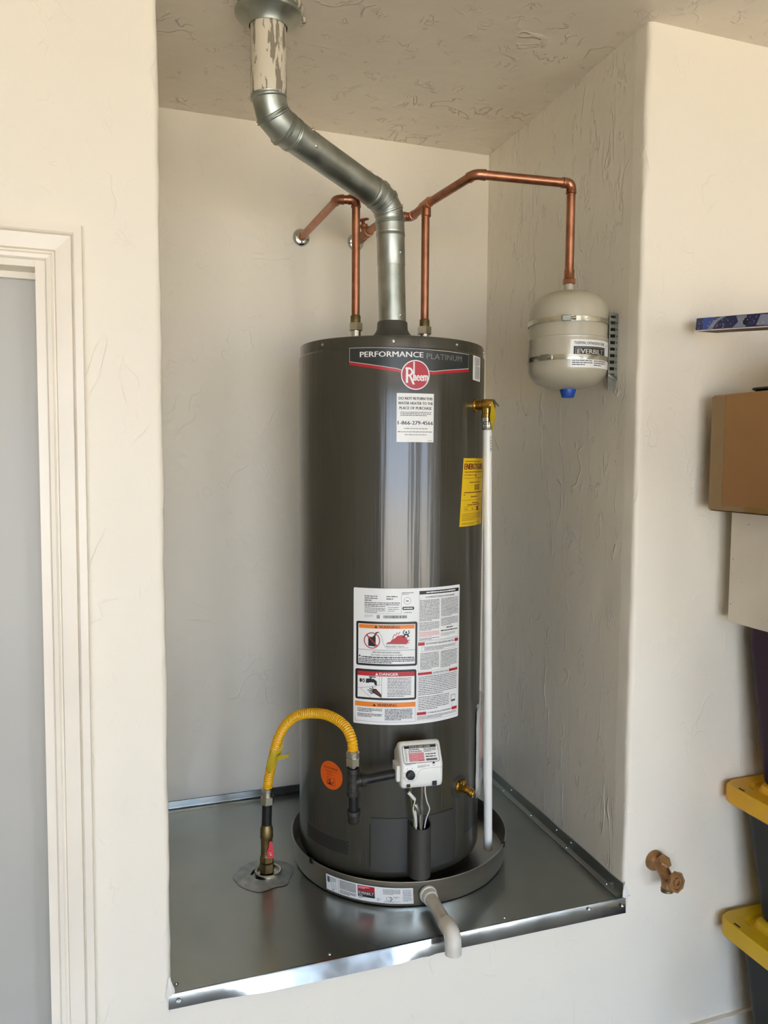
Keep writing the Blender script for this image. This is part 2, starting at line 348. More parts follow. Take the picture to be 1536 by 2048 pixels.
class Lab:
    """coordinates in millimetres, origin bottom left"""
    def __init__(s): s.sh = []; s.rnd = random.Random(3)
    def poly(s, pts, m, ly=1): s.sh.append((pts, [tuple(range(len(pts)))], m, ly)); return s
    def rect(s, x0, y0, x1, y1, m, ly=1): return s.poly([(x0, y0), (x1, y0), (x1, y1), (x0, y1)], m, ly)
    def rr(s, x0, y0, x1, y1, r, m, ly=1): return s.poly(rrect(x1-x0, y1-y0, r, 4, (x0+x1)/2, (y0+y1)/2), m, ly)
    def disc(s, x, y, r, m, ly=1, n=40, ry=None): return s.poly([(x+r*cos(2*pi*i/n), y+(ry or r)*sin(2*pi*i/n)) for i in range(n)], m, ly)
    def ring(s, x, y, r0, r1, m, ly=1, n=40, a0=0.0, a1=2*pi):
        for i in range(n):
            a, b = a0+(a1-a0)*i/n, a0+(a1-a0)*(i+1)/n
            s.poly([(x+r0*cos(a), y+r0*sin(a)), (x+r1*cos(a), y+r1*sin(a)), (x+r1*cos(b), y+r1*sin(b)), (x+r0*cos(b), y+r0*sin(b))], m, ly)
        return s
    def line(s, pts, w, m, ly=1):
        for (x0, y0), (x1, y1) in zip(pts, pts[1:]):
            d = math.hypot(x1-x0, y1-y0) or 1; nx, ny = -(y1-y0)/d*w/2, (x1-x0)/d*w/2; ex, ey = (x1-x0)/d*w*.3, (y1-y0)/d*w*.3
            s.poly([(x0-ex+nx, y0-ey+ny), (x0-ex-nx, y0-ey-ny), (x1+ex-nx, y1+ey-ny), (x1+ex+nx, y1+ey+ny)], m, ly)
        return s
    def frame(s, x0, y0, x1, y1, w, m, ly=1):
        s.rect(x0, y0, x1, y0+w, m, ly); s.rect(x0, y1-w, x1, y1, m, ly); s.rect(x0, y0, x0+w, y1, m, ly); return s.rect(x1-w, y0, x1, y1, m, ly)
    def text(s, t, x, y, h, m, w=None, al='l', off=0.0, ly=2, sp=1.0):
        """h: cap height in mm (caps are 0.70 of the font size); w: stretch to this width"""
        vs, fs, tw = text_shape(t, 0.0, sp); k = h/0.70; kx = (w/tw) if w else k; ww = tw*kx
        x -= ww/2 if al == 'c' else (ww if al == 'r' else 0)
        for dx in ((0,) if off <= 0 else (-off*k*0.8, 0, off*k*0.8)): s.sh.append(([(x+a*kx+dx, y+b*k) for a, b in vs], fs, m, ly+dx*0.02))
        return s
    def para(s, x0, y0, x1, y1, n, m, fill=0.62, ly=2, last=0.6):
        """n rows of illegible small print, as word-length dashes"""
        dy = (y1-y0)/n
        for i in range(n):
            y = y1-(i+1)*dy+dy*(1-fill)/2; x = x0; end = x1 if i < n-1 else x0+(x1-x0)*last
            while x < end-1:
                w = min(s.rnd.uniform(1.5, 7.0)*max(0.6, dy/3), end-x); s.rect(x, y, x+w, y+dy*fill*s.rnd.uniform(0.8, 1.0), m, ly); x += w+dy*0.22
        return s
    def bars(s, x0, y0, x1, y1, m, ly=2):
        x = x0
        while x < x1:
            w = s.rnd.choice((0.5, 0.9, 1.4)); s.rect(x, y0, min(x+w, x1), y1, m, ly); x += w+s.rnd.choice((0.5, 0.9))
        return s
    def place(s, name, parent, f, cut=None, label=None):
        """f(u_mm, v_mm, layer) -> world point; cut: bisect step in mm for curved seats"""
        out = MB(); 
        for pts, fs, m, ly in s.sh:
            out.use(m, True)
            x0 = min(p[0] for p in pts); x1 = max(p[0] for p in pts)
            if cut and x1-x0 > cut and len(fs) == 1:
                bm = bmesh.new(); vs = [bm.verts.new((p[0], p[1], 0)) for p in pts]; bm.faces.new(vs)
                k = math.floor(x0/cut)+1
                while k*cut < x1-1e-6:
                    bmesh.ops.bisect_plane(bm, geom=bm.verts[:]+bm.edges[:]+bm.faces[:], plane_co=(k*cut, 0, 0), plane_no=(1, 0, 0), dist=1e-7); k += 1
                bm.verts.index_update(); out.add([f(v.co.x, v.co.y, ly) for v in bm.verts], [[v.index for v in fc.verts] for fc in bm.faces]); bm.free()
            else: out.add([f(p[0], p[1], ly) for p in pts], fs)
        return out.build(name, None, parent, label, fix=False)
def on_cyl(c, r, phi0, z0, lift=0.0004, step=0.00022, skew=0.0):
    def f(u, v, ly):
        a = R(phi0)+u/1000/r; rr = r+lift+ly*step
        return Vector((c[0]+rr*sin(a), c[1]-rr*cos(a), z0+v/1000+skew*u/1000))
    return f
def on_plane(o, ux, uy, lift=0.0003, step=0.00018):
    o, ux, uy = Vector(o), Vector(ux).normalized(), Vector(uy).normalized(); n = ux.cross(uy)
    return lambda u, v, ly: o+ux*u/1000+uy*v/1000+n*(lift+ly*step)

# ------------------------------------------------------------------ the setting
def struct(o): o['kind'] = 'structure'; return o
def nz(x, y, z): return mnoise.noise(Vector((x, y, z)))
Z0 = 0.445
def pier(b, pts, rough, za, zb, dz=0.03):
    """upright strip along a plan outline; the rounded plaster corner is slightly uneven"""
    n = int((zb-za)/dz); rings = []
    for j in range(n+1):
        z = za+(zb-za)*j/n; ring = []
        for (x, y), k in zip(pts, rough):
            q = k*(nz(x*40, y*40+3, z*9)*0.6+nz(x*60, y*60, z*28)*0.4)*0.004; ring.append((x+q, y+q*0.7, z))
        rings.append(ring)
    b.loft(rings, False, True, closed=False)
def bull(cx, cy, r, a0, a1, n=6): return [(cx+r*cos(a0+(a1-a0)*i/n), cy+r*sin(a0+(a1-a0)*i/n)) for i in range(n+1)]
b = mb('wall_front')
rr_ = 0.013
p = [(-0.222, 0.0), (-0.12, 0.0), (-0.03, 0.0)]+bull(-rr_, rr_, rr_, -pi/2, 0)+[(0.0, 0.05)]
pier(b, p, [0, 0, 0]+[1]*7+[0], Z0, CE)
p = [(W, 0.05)]+bull(W+rr_, rr_, rr_, pi, 1.5*pi)+[(W+0.03, 0), (W+0.25, 0), (3.6, 0)]
pier(b, p, [0]+[1]*7+[0, 0, 0], Z0, CE)
b.smooth = False
b.box(-0.222, 3.6, 0.0, 0.10, -0.02, Z0)
b.box(-1.02, -0.222, 0.0, 0.10, 1.957, CE)
b.box(-4.3, -1.02, 0.0, 0.10, -0.02, CE)
b.box(-0.222, -0.1, 0.06, 0.10, Z0, CE)
wf = struct(b.build('wall_front'))
E2 = 0.0196
b = mb('wall_back', False); b.add([(-0.02, D, PL-0.1), (W+E2+0.02, D-0.002, PL-0.1), (W+E2+0.02, D-0.002, CE), (-0.02, D, CE), (-0.02, D+0.1, PL-0.1), (W+E2+0.02, D+0.1, PL-0.1), (W+E2+0.02, D+0.1, CE), (-0.02, D+0.1, CE)],
   [(0, 1, 2, 3), (4, 5, 6, 7), (0, 1, 5, 4), (1, 2, 6, 5), (2, 3, 7, 6), (3, 0, 4, 7)]); struct(b.build('wall_back'))
b = mb('wall_side', False); b.prism([(W, 0.045, PL-0.1), (W+E2, D, PL-0.1), (W+E2+0.1, D, PL-0.1), (W+0.1, 0.045, PL-0.1)], (0, 0, CE-PL+0.1)); struct(b.build('wall_right'))
b = mb('wall_side', False); b.prism([(0, 0.045, PL-0.1), (0, D, PL-0.1), (-0.1, D, PL-0.1), (-0.1, 0.045, PL-0.1)], (0, 0, CE-PL+0.1)); struct(b.build('wall_left'))
struct(mb('ceiling', False).box(-4.4, 3.7, -5.8, D+0.1, CE, CE+0.1).build('ceiling'))
struct(mb('concrete', False).box(-4.4, 3.7, -5.8, 0.05, -0.12, -0.02).build('floor'))
struct(mb('wall_front', False).box(3.6, 3.7, -5.8, 0.1, -0.02, CE).build('wall_garage_right'))
struct(mb('garage_dim', False).box(-4.4, -4.3, -5.8, 0.1, -0.02, CE).build('wall_garage_left'))
b = mb('garage_dim', False); xe = [-4.4]+[v for d in DOORWAYS for v in d]+[3.7]
for i in range(0, len(xe), 2): b.box(xe[i], xe[i+1], OY-0.12, OY, -0.02, CE)
for x0, x1 in DOORWAYS: b.box(x0, x1, OY-0.12, OY, OZ1, CE)
struct(b.build('wall_rear'))
struct(mb('driveway', False).box(-14, 14, -26, -5.8, -0.2, -0.03).build('ground'))
struct(mb('trim', False).box(W-0.1, 3.6, -0.014, 0.0, -0.02, 0.058, 0.002).build('baseboard_front'))
# door casing: moulded boards mitred at the corner, jamb boards, and the plain slab
t1 = bpy.data.objects.new('trim_1', None); COL.objects.link(t1); t1.location = (-0.17, 0, 0); struct(t1)
XI, ZI = -0.2095, 1.953
prof = [(0, 0), (0, 0.007), (0.003, 0.011), (0.010, 0.012), (0.0145, 0.008), (0.0165, 0.008), (0.019, 0.014), (0.046, 0.017), (0.0475, 0.014), (0.049, 0.019), (0.052, 0.022), (0.0655, 0.022), (0.0665, 0.018), (0.0665, 0)]
tl = -0.011/1.55
mb('trim', False).loft([[(XI+u+tl, -d, -0.02) for u, d in prof], [(XI+u, -d, ZI+u) for u, d in prof]], True, False).build('casing_board', None, t1)
mb('trim', False).loft([[(XI+u, -d, ZI+u) for u, d in prof], [(-1.03-u, -d, ZI+u) for u, d in prof]], True, False).build('casing_board', None, t1)
b = mb('trim', False); b.add([(-0.2265+tl, -0.004, -0.02), (-0.207+tl, -0.004, -0.02), (-0.207, -0.004, 1.957), (-0.2265, -0.004, 1.957), (-0.2265+tl, 0.12, -0.02), (-0.207+tl, 0.12, -0.02), (-0.207, 0.12, 1.957), (-0.2265, 0.12, 1.957)],
   [(0, 1, 2, 3), (4, 5, 6, 7), (0, 1, 5, 4), (1, 2, 6, 5), (2, 3, 7, 6), (3, 0, 4, 7)]); b.build('jamb_board', None, t1)
mb('trim', False).box(-1.03, -0.2265, -0.004, 0.12, 1.940, 1.957, 0.001).build('jamb_board', None, t1)
mb('trim', False).box(-1.03, -0.2265, 0.045, 0.057, 1.927, 1.940, 0.001).build('stop_board', None, t1)
struct(mb('door', False).box(-1.03, -0.222, 0.058, 0.10, -0.01, 1.9399, 0.0015).build('door_1'))

# ------------------------------------------------------------------ sheet-metal platform floor
plat = thing('metal_platform', 'galvanized sheet-metal floor of the alcove with a bright folded front lip', 'platform', (W/2, D/2, PL))
b = mb('galv'); nx_, ny_ = 46, 36; vs = []; fs = []
for j in range(ny_+1):
    for i in range(nx_+1):
        x = -0.003+(W+E2+0.001)*i/nx_; y = -0.003+(D+0.001)*j/ny_; e = min(i, nx_-i, j, ny_-j); e = min(1, e/4)
        vs.append((x, y, PL+e*(nz(x*3.1, y*3.1, 0.3)*0.0022)-0.0008*e))
for j in range(ny_):
    for i in range(nx_): fs.append((j*(nx_+1)+i, j*(nx_+1)+i+1, (j+1)*(nx_+1)+i+1, (j+1)*(nx_+1)+i))
b.add(vs, fs); b.smooth = False; b.box(-0.003, W+0.01, 0.0, D, PL-0.03, PL-0.004); b.build('deck', None, plat)
b = mb('lip'); n = 60; top = []; r1 = []; r2 = []; r3 = []
for i in range(n+1):
    x = -0.006+(W+0.008)*i/n; q = nz(x*5, 0.2, 0.7)*0.0014+nz(x*23, 1.2, 0.7)*0.0003; dn = 0.030+0.010*i/n
    if 0.50 < x < 0.64: q += nz(x*90, 3.1, 0)*0.004
    top.append((x, 0.0, PL+0.0012)); r1.append((x, -0.004, PL+0.0008)); r2.append((x, -0.0055, PL-0.002)); fl = 0.06+0.27*max(0.0, min(1.0, min((x-0.10)/0.10, (0.63-x)/0.15))); r3.append((x, -0.0055-dn*fl+q, PL-dn))
rings = [top, r1, r2, r3, [(x, y+0.003, z) for x, y, z in r3], [(x, 0.001, z-0.004) for x, y, z in r2]]
b.loft(rings, False, True, closed=False); b.build('front_lip', None, plat, 'bright folded edge strip')
b = mb('lip', False); prof = [(0, 0), (0, 0.026), (0.0012, 0.027), (0.0025, 0.026), (0.0035, 0.004), (0.014, 0.0018), (0.014, 0)]
b.loft([[(-0.0, D-u-0.001, PL+v) for u, v in prof], [(W+E2, D-0.003-u, PL+v) for u, v in prof]], True, False); b.build('back_flashing', None, plat)
b = mb('galv', False); prof = [(0, 0), (0, 0.034), (0.0012, 0.035), (0.0025, 0.034), (0.004, 0.005), (0.020, 0.0020), (0.020, 0)]
rings = []
for i in range(25):
    y = 0.004+(D-0.008)*i/24; xo = W+E2*y/D-0.0005+nz(0.4, y*7, 2)*0.0008
    rings.append([(xo-u*(1+0.12*nz(3, y*11, 5)), y, PL+v*(1+0.10*nz(7, y*8, 1))) for u, v in prof])
b.loft(rings, True, False); b.build('side_flashing', None, plat)
def screw(name, c, axis, parent, r=0.0045, m='screw'):
    mb(m).lathe([(r*1.25, 0), (r*1.25, 0.0008), (r, 0.001), (r*0.85, 0.0026), (r*0.4, 0.0034), (0.0001, 0.0034)], c, axis, 10).build(name, None, parent)
for x, y in ((0.012, 0.027), (0.349, 0.016), (0.792, 0.014)): screw('screw', (x, y, PL+0.0005), (0, 0, 1), plat, 0.0035)
for y in (0.06, 0.26, 0.47, 0.66, 0.80):
    xo = W+E2*y/D; screw('screw', (xo-0.012, y, PL+0.0025), (-0.15, 0, 1), plat, 0.0035)
for y in (0.33, 0.25, 0.62): xo = W+E2*y/D; screw('screw', (xo-0.003, y, PL+0.022), (-1, 0, 0.1), plat, 0.0032)
for x, z in ((0.014, 0.447), (W-0.012, 0.444), (W-0.11, 0.453)): screw('screw', (x, -0.009-(PL-z)*0.2, z), (0, -1, 0.3), plat, 0.0034)
for cx_, nm in ((-0.003, 'trim_2'), (W+0.003, 'trim_3')):       # ragged torn plaster and caulk at the two lip ends
    b = mb('caulk'); rings = []
    for j in range(15):
        z = 0.418+0.080*j/14; k = sin(pi*(0.04+0.92*j/14)); ring = []
        for i in range(14):
            a = 2*pi*i/14; r_ = k*(0.0085+0.0035*nz(cos(a)*1.5+cx_*9, sin(a)*1.5, z*70)+0.0025*nz(cos(a)*4, sin(a)*4+cx_, z*160))
            ring.append((cx_+r_*cos(a)+0.003*nz(cx_, 1, z*60), -0.001+r_*0.55*sin(a), z))
        rings.append(ring)
    b.loft(rings, True, True); struct(b.build(nm))

# ------------------------------------------------------------------ drain pan
PC = (0.666, 0.424); PR = 0.306
pan = thing('drain_pan', 'round aluminium drain pan under the water heater', 'drain pan', (PC[0], PC[1], PL+0.001))
z0 = PL+0.002
b = mb('alum'); b.lathe([(0.0001, z0+0.0012), (PR-0.012, z0+0.0012), (PR-0.006, z0+0.004), (PR-0.0025, z0+0.0635), (PR-0.001, z0+0.0662), (PR+0.001, z0+0.0665), (PR+0.0022, z0+0.065), (PR+0.0006, z0+0.062), (PR-0.0035, z0+0.004), (PR-0.006, z0), (0.0001, z0)], (PC[0], PC[1], 0), n=96)
b.build('pan_shell', None, pan)
b = mb('iron', False)
for ph in (-69, 51):
    a = R(ph); d = Vector((sin(a), -cos(a), 0)); tt = Vector((cos(a), sin(a), 0)); c = Vector((PC[0], PC[1], 0))+d*PR; mt = Matrix(((tt.x, d.x, 0, c.x), (tt.y, d.y, 0, c.y), (0, 0, 1, 0), (0, 0, 0, 1)))
    mb('iron', False).box(-0.006, 0.006, -0.0035, 0.0035, z0+0.055, z0+0.0685, 0.001, mtx=mt).build('rim_clip', None, pan, 'small black rim clip')
L = Lab(); LW, LH = 238, 43
L.rect(0, 0, LW, LH, 'p_white', 0)
L.rect(4, 22, 13, 38, 'p_grey', 1); L.para(15, 26, 34, 39, 6, 'p_lgrey'); L.line([(17, 24), (20, 8)], 1.2, 'p_lgrey', 1); L.line([(24, 24), (27, 6)], 1.2, 'p_lgrey', 1); L.line([(31, 24), (32, 8)], 1.2, 'p_lgrey', 1); L.ring(22, 5, 1.6, 2.6, 'p_black', 1, 14)
L.rect(40, 3, 41, 40, 'p_lgrey', 1); L.rect(44, 16, 91, 40, 'p_lgrey', 1); L.para(45, 17, 90, 39, 8, 'p_white', 0.25); L.para(44, 3, 91, 14, 4, 'p_grey')
L.rect(96, 26, 141, 40, 'p_red', 1); L.para(98, 32, 128, 38, 2, 'p_white', 0.5); L.rect(96, 10, 141, 26, 'p_black', 1); L.text('EVERBILT', 98.5, 17.5, 6.2, 'p_white', 40, off=0.01); L.frame(97, 15.8, 140.2, 25.4, 0.5, 'p_lgrey', 2); L.para(99, 12, 116, 15, 1, 'p_white', 0.6)
L.para(97, 5, 112, 9, 2, 'p_grey'); L.text('28 in.', 146, 8, 4.5, 'p_black', 10); L.para(146, 4, 155, 6, 1, 'p_grey')
L.para(162, 24, 206, 39, 6, 'p_lgrey'); L.frame(170, 8, 180, 17, 0.6, 'p_black', 2); L.line([(180, 6), (185, 12), (180, 18)], 1.6, 'p_black'); L.para(188, 15, 204, 19, 2, 'p_lgrey'); L.para(164, 3, 206, 6, 2, 'p_lgrey')
L.para(212, 6, 234, 39, 11, 'p_lgrey', 0.5)
L.place('pan_label', pan, lambda u, v, ly: on_cyl(PC, PR-0.0032+0.0031*(v/43), -58.1, PL+0.0100, 0.0009)(u, v, ly), 6, 'white printed label')

# ------------------------------------------------------------------ water heater
TC = (0.6346, 0.4239); TR = 0.2546; PH0 = -6.4
wh = thing('water_heater', 'tall charcoal-grey tank water heater standing in the drain pan', 'water heater', (TC[0], TC[1], PL+0.004))
nn = Vector((sin(R(PH0)), -cos(R(PH0)), 0)); tt = Vector((cos(R(PH0)), sin(R(PH0)), 0)); TV = Vector((TC[0], TC[1], 0))
def LF(a, d, z): return TV+tt*a+nn*d+Vector((0, 0, z))
LFM = Matrix(((tt.x, -nn.x, 0, TC[0]), (tt.y, -nn.y, 0, TC[1]), (0, 0, 1, 0), (0, 0, 0, 1)))   # local (a, -d, z)
def cyl_pt(ph, r, z): a = R(ph); return Vector((TC[0]+r*sin(a), TC[1]-r*cos(a), z))
b = mb('enamel'); prof = [(TR-0.004, 0.512), (TR, 0.516)]+[(TR, 0.516+(1.851-0.516)*i/12) for i in range(1, 13)]+[(TR-0.0012, 1.855), (TR-0.004, 1.8575), (TR-0.008, 1.858)]
b.lathe(prof, (TC[0], TC[1], 0), n=128); b.build('jacket', None, wh)
b = mb('enamel'); b.lathe([(TR-0.0035, 1.8555), (TR-0.0035, 1.882), (TR-0.0045, 1.8845), (TR-0.008, 1.886), (TR-0.012, 1.8845), (TR-0.02, 1.884), (0.001, 1.884)], (TC[0], TC[1], 0), n=128); b.build('top_cap', None, wh)
b = mb('shadow_black'); b.lathe([(TR-0.022, PL+0.0045), (TR-0.022, 0.514), (0.001, 0.514)], (TC[0], TC[1], 0), n=64); b.build('base', None, wh)  # base ring; its black stands in for the shadow strip below the jacket
for ph in (-63.7, -18.9, 21.1, 60): a = R(ph); screw('cap_screw', cyl_pt(ph, TR-0.0036, 1.8715), (sin(a), -cos(a), 0), wh, 0.0032)
b = mb('grey_plastic'); b.lathe([(0.050, 1.885), (0.058, 1.900), (0.0595, 1.913), (0.056, 1.919), (0.047, 1.929), (0.0425, 1.938), (0.0415, 1.956), (0.040, 1.959), (0.036, 1.959)], (TC[0]+0.0015, TC[1], 0), n=48); b.build('draft_hood', None, wh)
for x, y in ((0.5335, 0.434), (0.7315, TC[1])): mb('chrome').lathe([(0.0145, 1.882), (0.0145, 1.936), (0.004, 1.936)], (x, y, 0), n=20).build('pipe_nipple', None, wh, 'short galvanized nipple')
# brand banner
L = Lab()
bl, br_ = 12.5, 4.0
def low(x):      # lower edge dips to the roundel in the middle
    return (12.5+(-7.5-12.5)*x/131 if x < 131 else (-12.0+(5-(-12.0))*((x-201)/(331-201))**0.9 if x > 201 else -9)) 
xs = [0, 20, 40, 60, 80, 100, 120, 131, 150, 166, 185, 201, 215, 235, 255, 275, 295, 315, 331]
for x0, x1 in zip(xs, xs[1:]):
    t0, t1_ = 47.2-5.5*x0/331, 47.2-5.5*x1/331
    L.poly([(x0, low(x0)), (x1, low(x1)), (x1, t1_), (x0, t0)], 'p_silver', 0)
    if x0 < 131 or x1 > 201:
        L.poly([(x0, low(x0)-7.0), (x1, low(x1)-7.0), (x1, low(x1)), (x0, low(x0))], 'p_brand_red', 0)
    e0, e1 = (1.1 if x0 == 0 else 0), (1.1 if x1 == 331 else 0)
    L.poly([(x0+e0, low(x0)+1.6), (x1-e1, low(x1)+1.6), (x1-e1, t1_-1.3), (x0+e0, t0-1.3)], 'p_brand_dark', 1)
L.text('PERFORMANCE', 28.5, 23.4, 13.2, 'p_white', 157, off=0.03, ly=2)
L.text('PLATINUM', 194, 20.8, 13.4, 'p_platinum', 107.5, off=-0.006, ly=2)
cx_, cy_ = 166.2, -19.4
L.disc(cx_, cy_, 36.2, 'p_white', 2, 56); L.disc(cx_, cy_, 33.6, 'p_brand_red', 3, 56)
# lettering of the roundel: tall R with a long kicking leg, then small letters
L.poly([(142, -39), (147.4, -39), (147.4, -3.5), (142, -3.5)], 'p_white', 4)
L.ring(149, -12.5, 6.2, 10.8, 'p_white', 4, 24, -pi/2, pi/2); L.rect(141, -6.3, 149, -1.7, 'p_white', 4); L.rect(145, -23.3, 149.6, -18.7, 'p_white', 4)
L.poly([(149.5, -22), (155, -22), (164.5, -42.5), (159.0, -42.5)], 'p_white', 4)
L.rect(160.2, -33.5, 163.8, 12.6, 'p_white', 4)
L.text('heem', 160.4, -33.5, 21.5, 'p_white', 37.5, off=0.03, ly=4); L.disc(194, -36.5, 0.9, 'p_white', 4, 8)
L.place('brand_banner', wh, on_cyl(TC, TR, -43.7, 1.8095, skew=0.0), 6, 'charcoal banner with red stripe and round emblem')
# return notice
L = Lab(); L.rect(0, 0, 95, 119, 'p_white', 0)
for i, s_ in enumerate(('DO NOT RETURN THIS', 'WATER HEATER TO THE', 'PLACE OF PURCHASE')): L.text(s_, 48, 103-11.7*i, 6.9, 'p_black', (86, 89, 82)[i], 'c', 0.035)
L.para(9, 63, 88, 75, 3, 'p_grey', 0.45, last=0.85); L.text('1-866-279-4566', 48, 42.5, 9.2, 'p_black', 90, 'c', 0.03)
L.para(18, 31, 78, 35, 1, 'p_lgrey', 0.6, last=1); L.para(3, 23, 93, 27.5, 1, 'p_lgrey', 0.6, last=1); L.para(20, 16, 76, 20, 1, 'p_lgrey', 0.6, last=1); L.para(80, 3, 92, 5, 1, 'p_grey', 0.6, last=1)
L.place('return_notice', wh, on_cyl(TC, TR, -16.7, 1.6265), 6, 'white notice with black capitals')
# serial label
L = Lab(); L.rr(0, 0, 47, 63, 2.5, 'p_white', 0); L.para(9, 38, 40, 60, 9, 'p_black', 0.5); L.para(10, 4, 41, 37, 18, 'p_grey', 0.55)
L.place('serial_label', wh, on_cyl(TC, TR, 35.6, 1.789, skew=-0.04), 6, 'small white label')
# energy label
L = Lab(); L.rect(0, 0, 133, 176, 'p_yellow', 0)
L.text('ENERGYGUIDE', 6, 147, 15.5, 'p_dkred', 118, off=0.06); L.para(8, 139, 125, 142, 1, 'p_dkred', 0.7, last=1); L.para(6, 166, 120, 170, 1, 'p_dkred', 0.4, last=0.9); L.para(6, 131, 70, 134, 1, 'p_dkred', 0.5, last=1)
L.poly([(63, 132), (70, 132), (66.5, 125)], 'p_dkred'); L.line([(66.5, 148), (66.5, 130)], 1.2, 'p_dkred')
L.rect(4, 124, 129, 124.8, 'p_dkred', 1); L.para(32, 112, 100, 115, 1, 'p_dkred', 0.7, last=1); L.text('$325', 62, 94, 13.5, 'p_dkred', 34, off=0.012)
L.rect(10, 86, 123, 88.2, 'p_dkred', 1); L.para(9, 80, 18, 83, 1, 'p_dkred', 0.7, last=1); L.para(44, 74, 82, 78, 1, 'p_dkred', 0.7, last=1); L.rect(4, 67, 129, 67.7, 'p_dkred', 1)
L.para(52, 58, 92, 62, 1, 'p_dkred', 0.7, last=1); L.para(28, 53, 104, 57, 1, 'p_dkred', 0.7, last=1); L.frame(14, 40, 120, 50, 0.6, 'p_dkred', 1); L.para(18, 43, 30, 46, 1, 'p_dkred', 0.7, last=1); L.para(50, 43, 60, 46, 1, 'p_dkred', 0.7, last=1)
L.rect(80, 39, 94, 50, 'p_dkred', 2)
L.para(8, 14, 125, 34, 5, 'p_dkred', 0.3); L.para(8, 4, 110, 9, 2, 'p_dkred', 0.4)
fe = on_cyl(TC, TR, 27.2, 1.4115)
L.place('energy_label', wh, lambda u, v, ly: fe(u+(v-176)*0.078, v, ly), 6, 'yellow printed energy label')
# round do-not-remove sticker
L = Lab(); L.disc(37.6, 38, 37.6, 'p_orange_sticker', 0, 48); L.text('DO NOT REMOVE', 37, 54, 5.2, 'p_dkred', 46, 'c', 0.01); L.para(18, 45, 58, 50, 2, 'p_dkred', 0.35)
L.para(24, 36, 50, 42, 2, 'p_dkred', 0.35); L.frame(24, 12, 52, 32, 0.8, 'p_dkred', 1); L.disc(34, 25, 3.2, 'p_dkred', 2, 14); L.poly([(28, 13), (41, 13), (38, 21), (33, 21)], 'p_dkred'); L.line([(28, 14), (25, 22)], 2, 'p_dkred'); L.line([(42, 14), (47, 23)], 2, 'p_dkred')
L.place('round_sticker', wh, on_cyl(TC, TR, -64.4, 0.7255), 6, 'round orange sticker')
# instruction label
L = Lab(); L.rr(0, 0, 292, 347, 3, 'p_white', 0)
L.para(29, 314, 62, 330, 3, 'p_grey', 0.5); L.para(84, 318, 112, 330, 2, 'p_grey', 0.5); L.para(29, 300, 118, 313, 3, 'p_grey', 0.55); L.para(29, 285, 82, 299, 4, 'p_grey', 0.45); L.rect(88, 284, 88.6, 304, 'p_grey', 1); L.para(90, 288, 116, 302, 3, 'p_lgrey', 0.5)
L.rect(121, 284, 121.6, 331, 'p_grey', 1); L.rect(29, 283.5, 121, 284, 'p_grey', 1); L.text('US EN 50 5/96', 137, 334, 3.6, 'p_grey', 28, 'c') if False else L.para(122, 331, 152, 338, 2, 'p_grey', 0.5)
L.ring(136.5, 316, 8.2, 9.2, 'p_lgrey', 2, 20); L.para(133, 314, 140, 318, 1, 'p_grey', 0.8, last=1); L.rr(124, 293, 154, 301, 3, 'p_black', 2); L.para(127, 295.5, 151, 298.8, 1, 'p_white', 0.8, 3, last=1); L.para(128, 285, 148, 288, 1, 'p_grey', 0.6, last=1)
L.rr(60, 271, 68, 280, 0.6, 'p_lgrey', 1); L.bars(77, 272, 136, 279.5, 'p_black'); L.para(29, 273, 52, 280, 3, 'p_lgrey', 0.4)
# first warning panel
L.rr(7.5, 150.5, 163, 263, 5, 'p_black', 1); L.rect(13, 156, 157.5, 257, 'p_white', 2); L.rect(15, 245.5, 155.5, 255.5, 'p_orange', 3)
L.text('WARNING', 66, 247, 6.8, 'p_black', 52, off=0.03, ly=4); L.poly([(54, 247), (63, 247), (58.5, 254)], 'p_black', 4)
L.ring(48.5, 215, 18.2, 20.6, 'p_red', 4, 36); L.poly([(39, 201), (58, 200), (58, 225), (52, 228), (50, 224), (39, 225)], 'p_black', 3); L.poly([(55, 225), (57, 225), (60, 233), (66, 236), (66, 238), (58, 236), (54, 229)], 'p_black', 3); L.line([(36, 228), (61, 202)], 3.2, 'p_red', 5)
L.line([(66, 236), (73, 226), (77, 208), (84, 197), (140, 197)], 0.7, 'p_black', 3); L.line([(84, 206), (140, 205)], 0.5, 'p_grey', 3)
L.poly([(83, 207.5), (88, 211), (95, 213), (99, 219), (106, 222), (112, 228), (124, 230), (133, 225), (140, 214), (136, 206.5)], 'p_red', 3)
for q in (((100, 222), (105, 232)), ((107, 228), (112, 236)), ((114, 231), (118, 237)), ((136, 214), (143, 217)), ((135, 210), (142, 210)), ((134, 222), (140, 226))): L.line(q, 1.8, 'p_red', 3)
L.disc(134, 236.5, 2.6, 'p_black', 4, 14); L.line([(127, 224), (131, 231), (137, 231), (140, 226)], 4.0, 'p_black', 4); L.line([(130, 231), (126, 236), (130, 242)], 2.2, 'p_black', 4); L.line([(138, 231), (142, 235), (140, 241)], 2.2, 'p_black', 4)
L.text('Flammable Vapors', 84, 199.5, 3.8, 'p_black', 46, off=0.01, ly=4); L.rect(13, 191, 157.5, 191.8, 'p_black', 3)
L.text('FIRE AND EXPLOSION HAZARD', 85, 183.5, 4.2, 'p_black', 70, 'c', 0.012, 4); L.text('Can result in serious injury or death', 85, 177.3, 4.2, 'p_black', 78, 'c', 0.008, 4)
L.poly([(14, 173), (20, 173), (17, 178.5)], 'p_black', 4); L.para(22, 170.4, 155, 175, 1, 'p_black', 0.62, 4, 1); L.para(14.5, 157.5, 156, 170, 3, 'p_black', 0.55, 4)
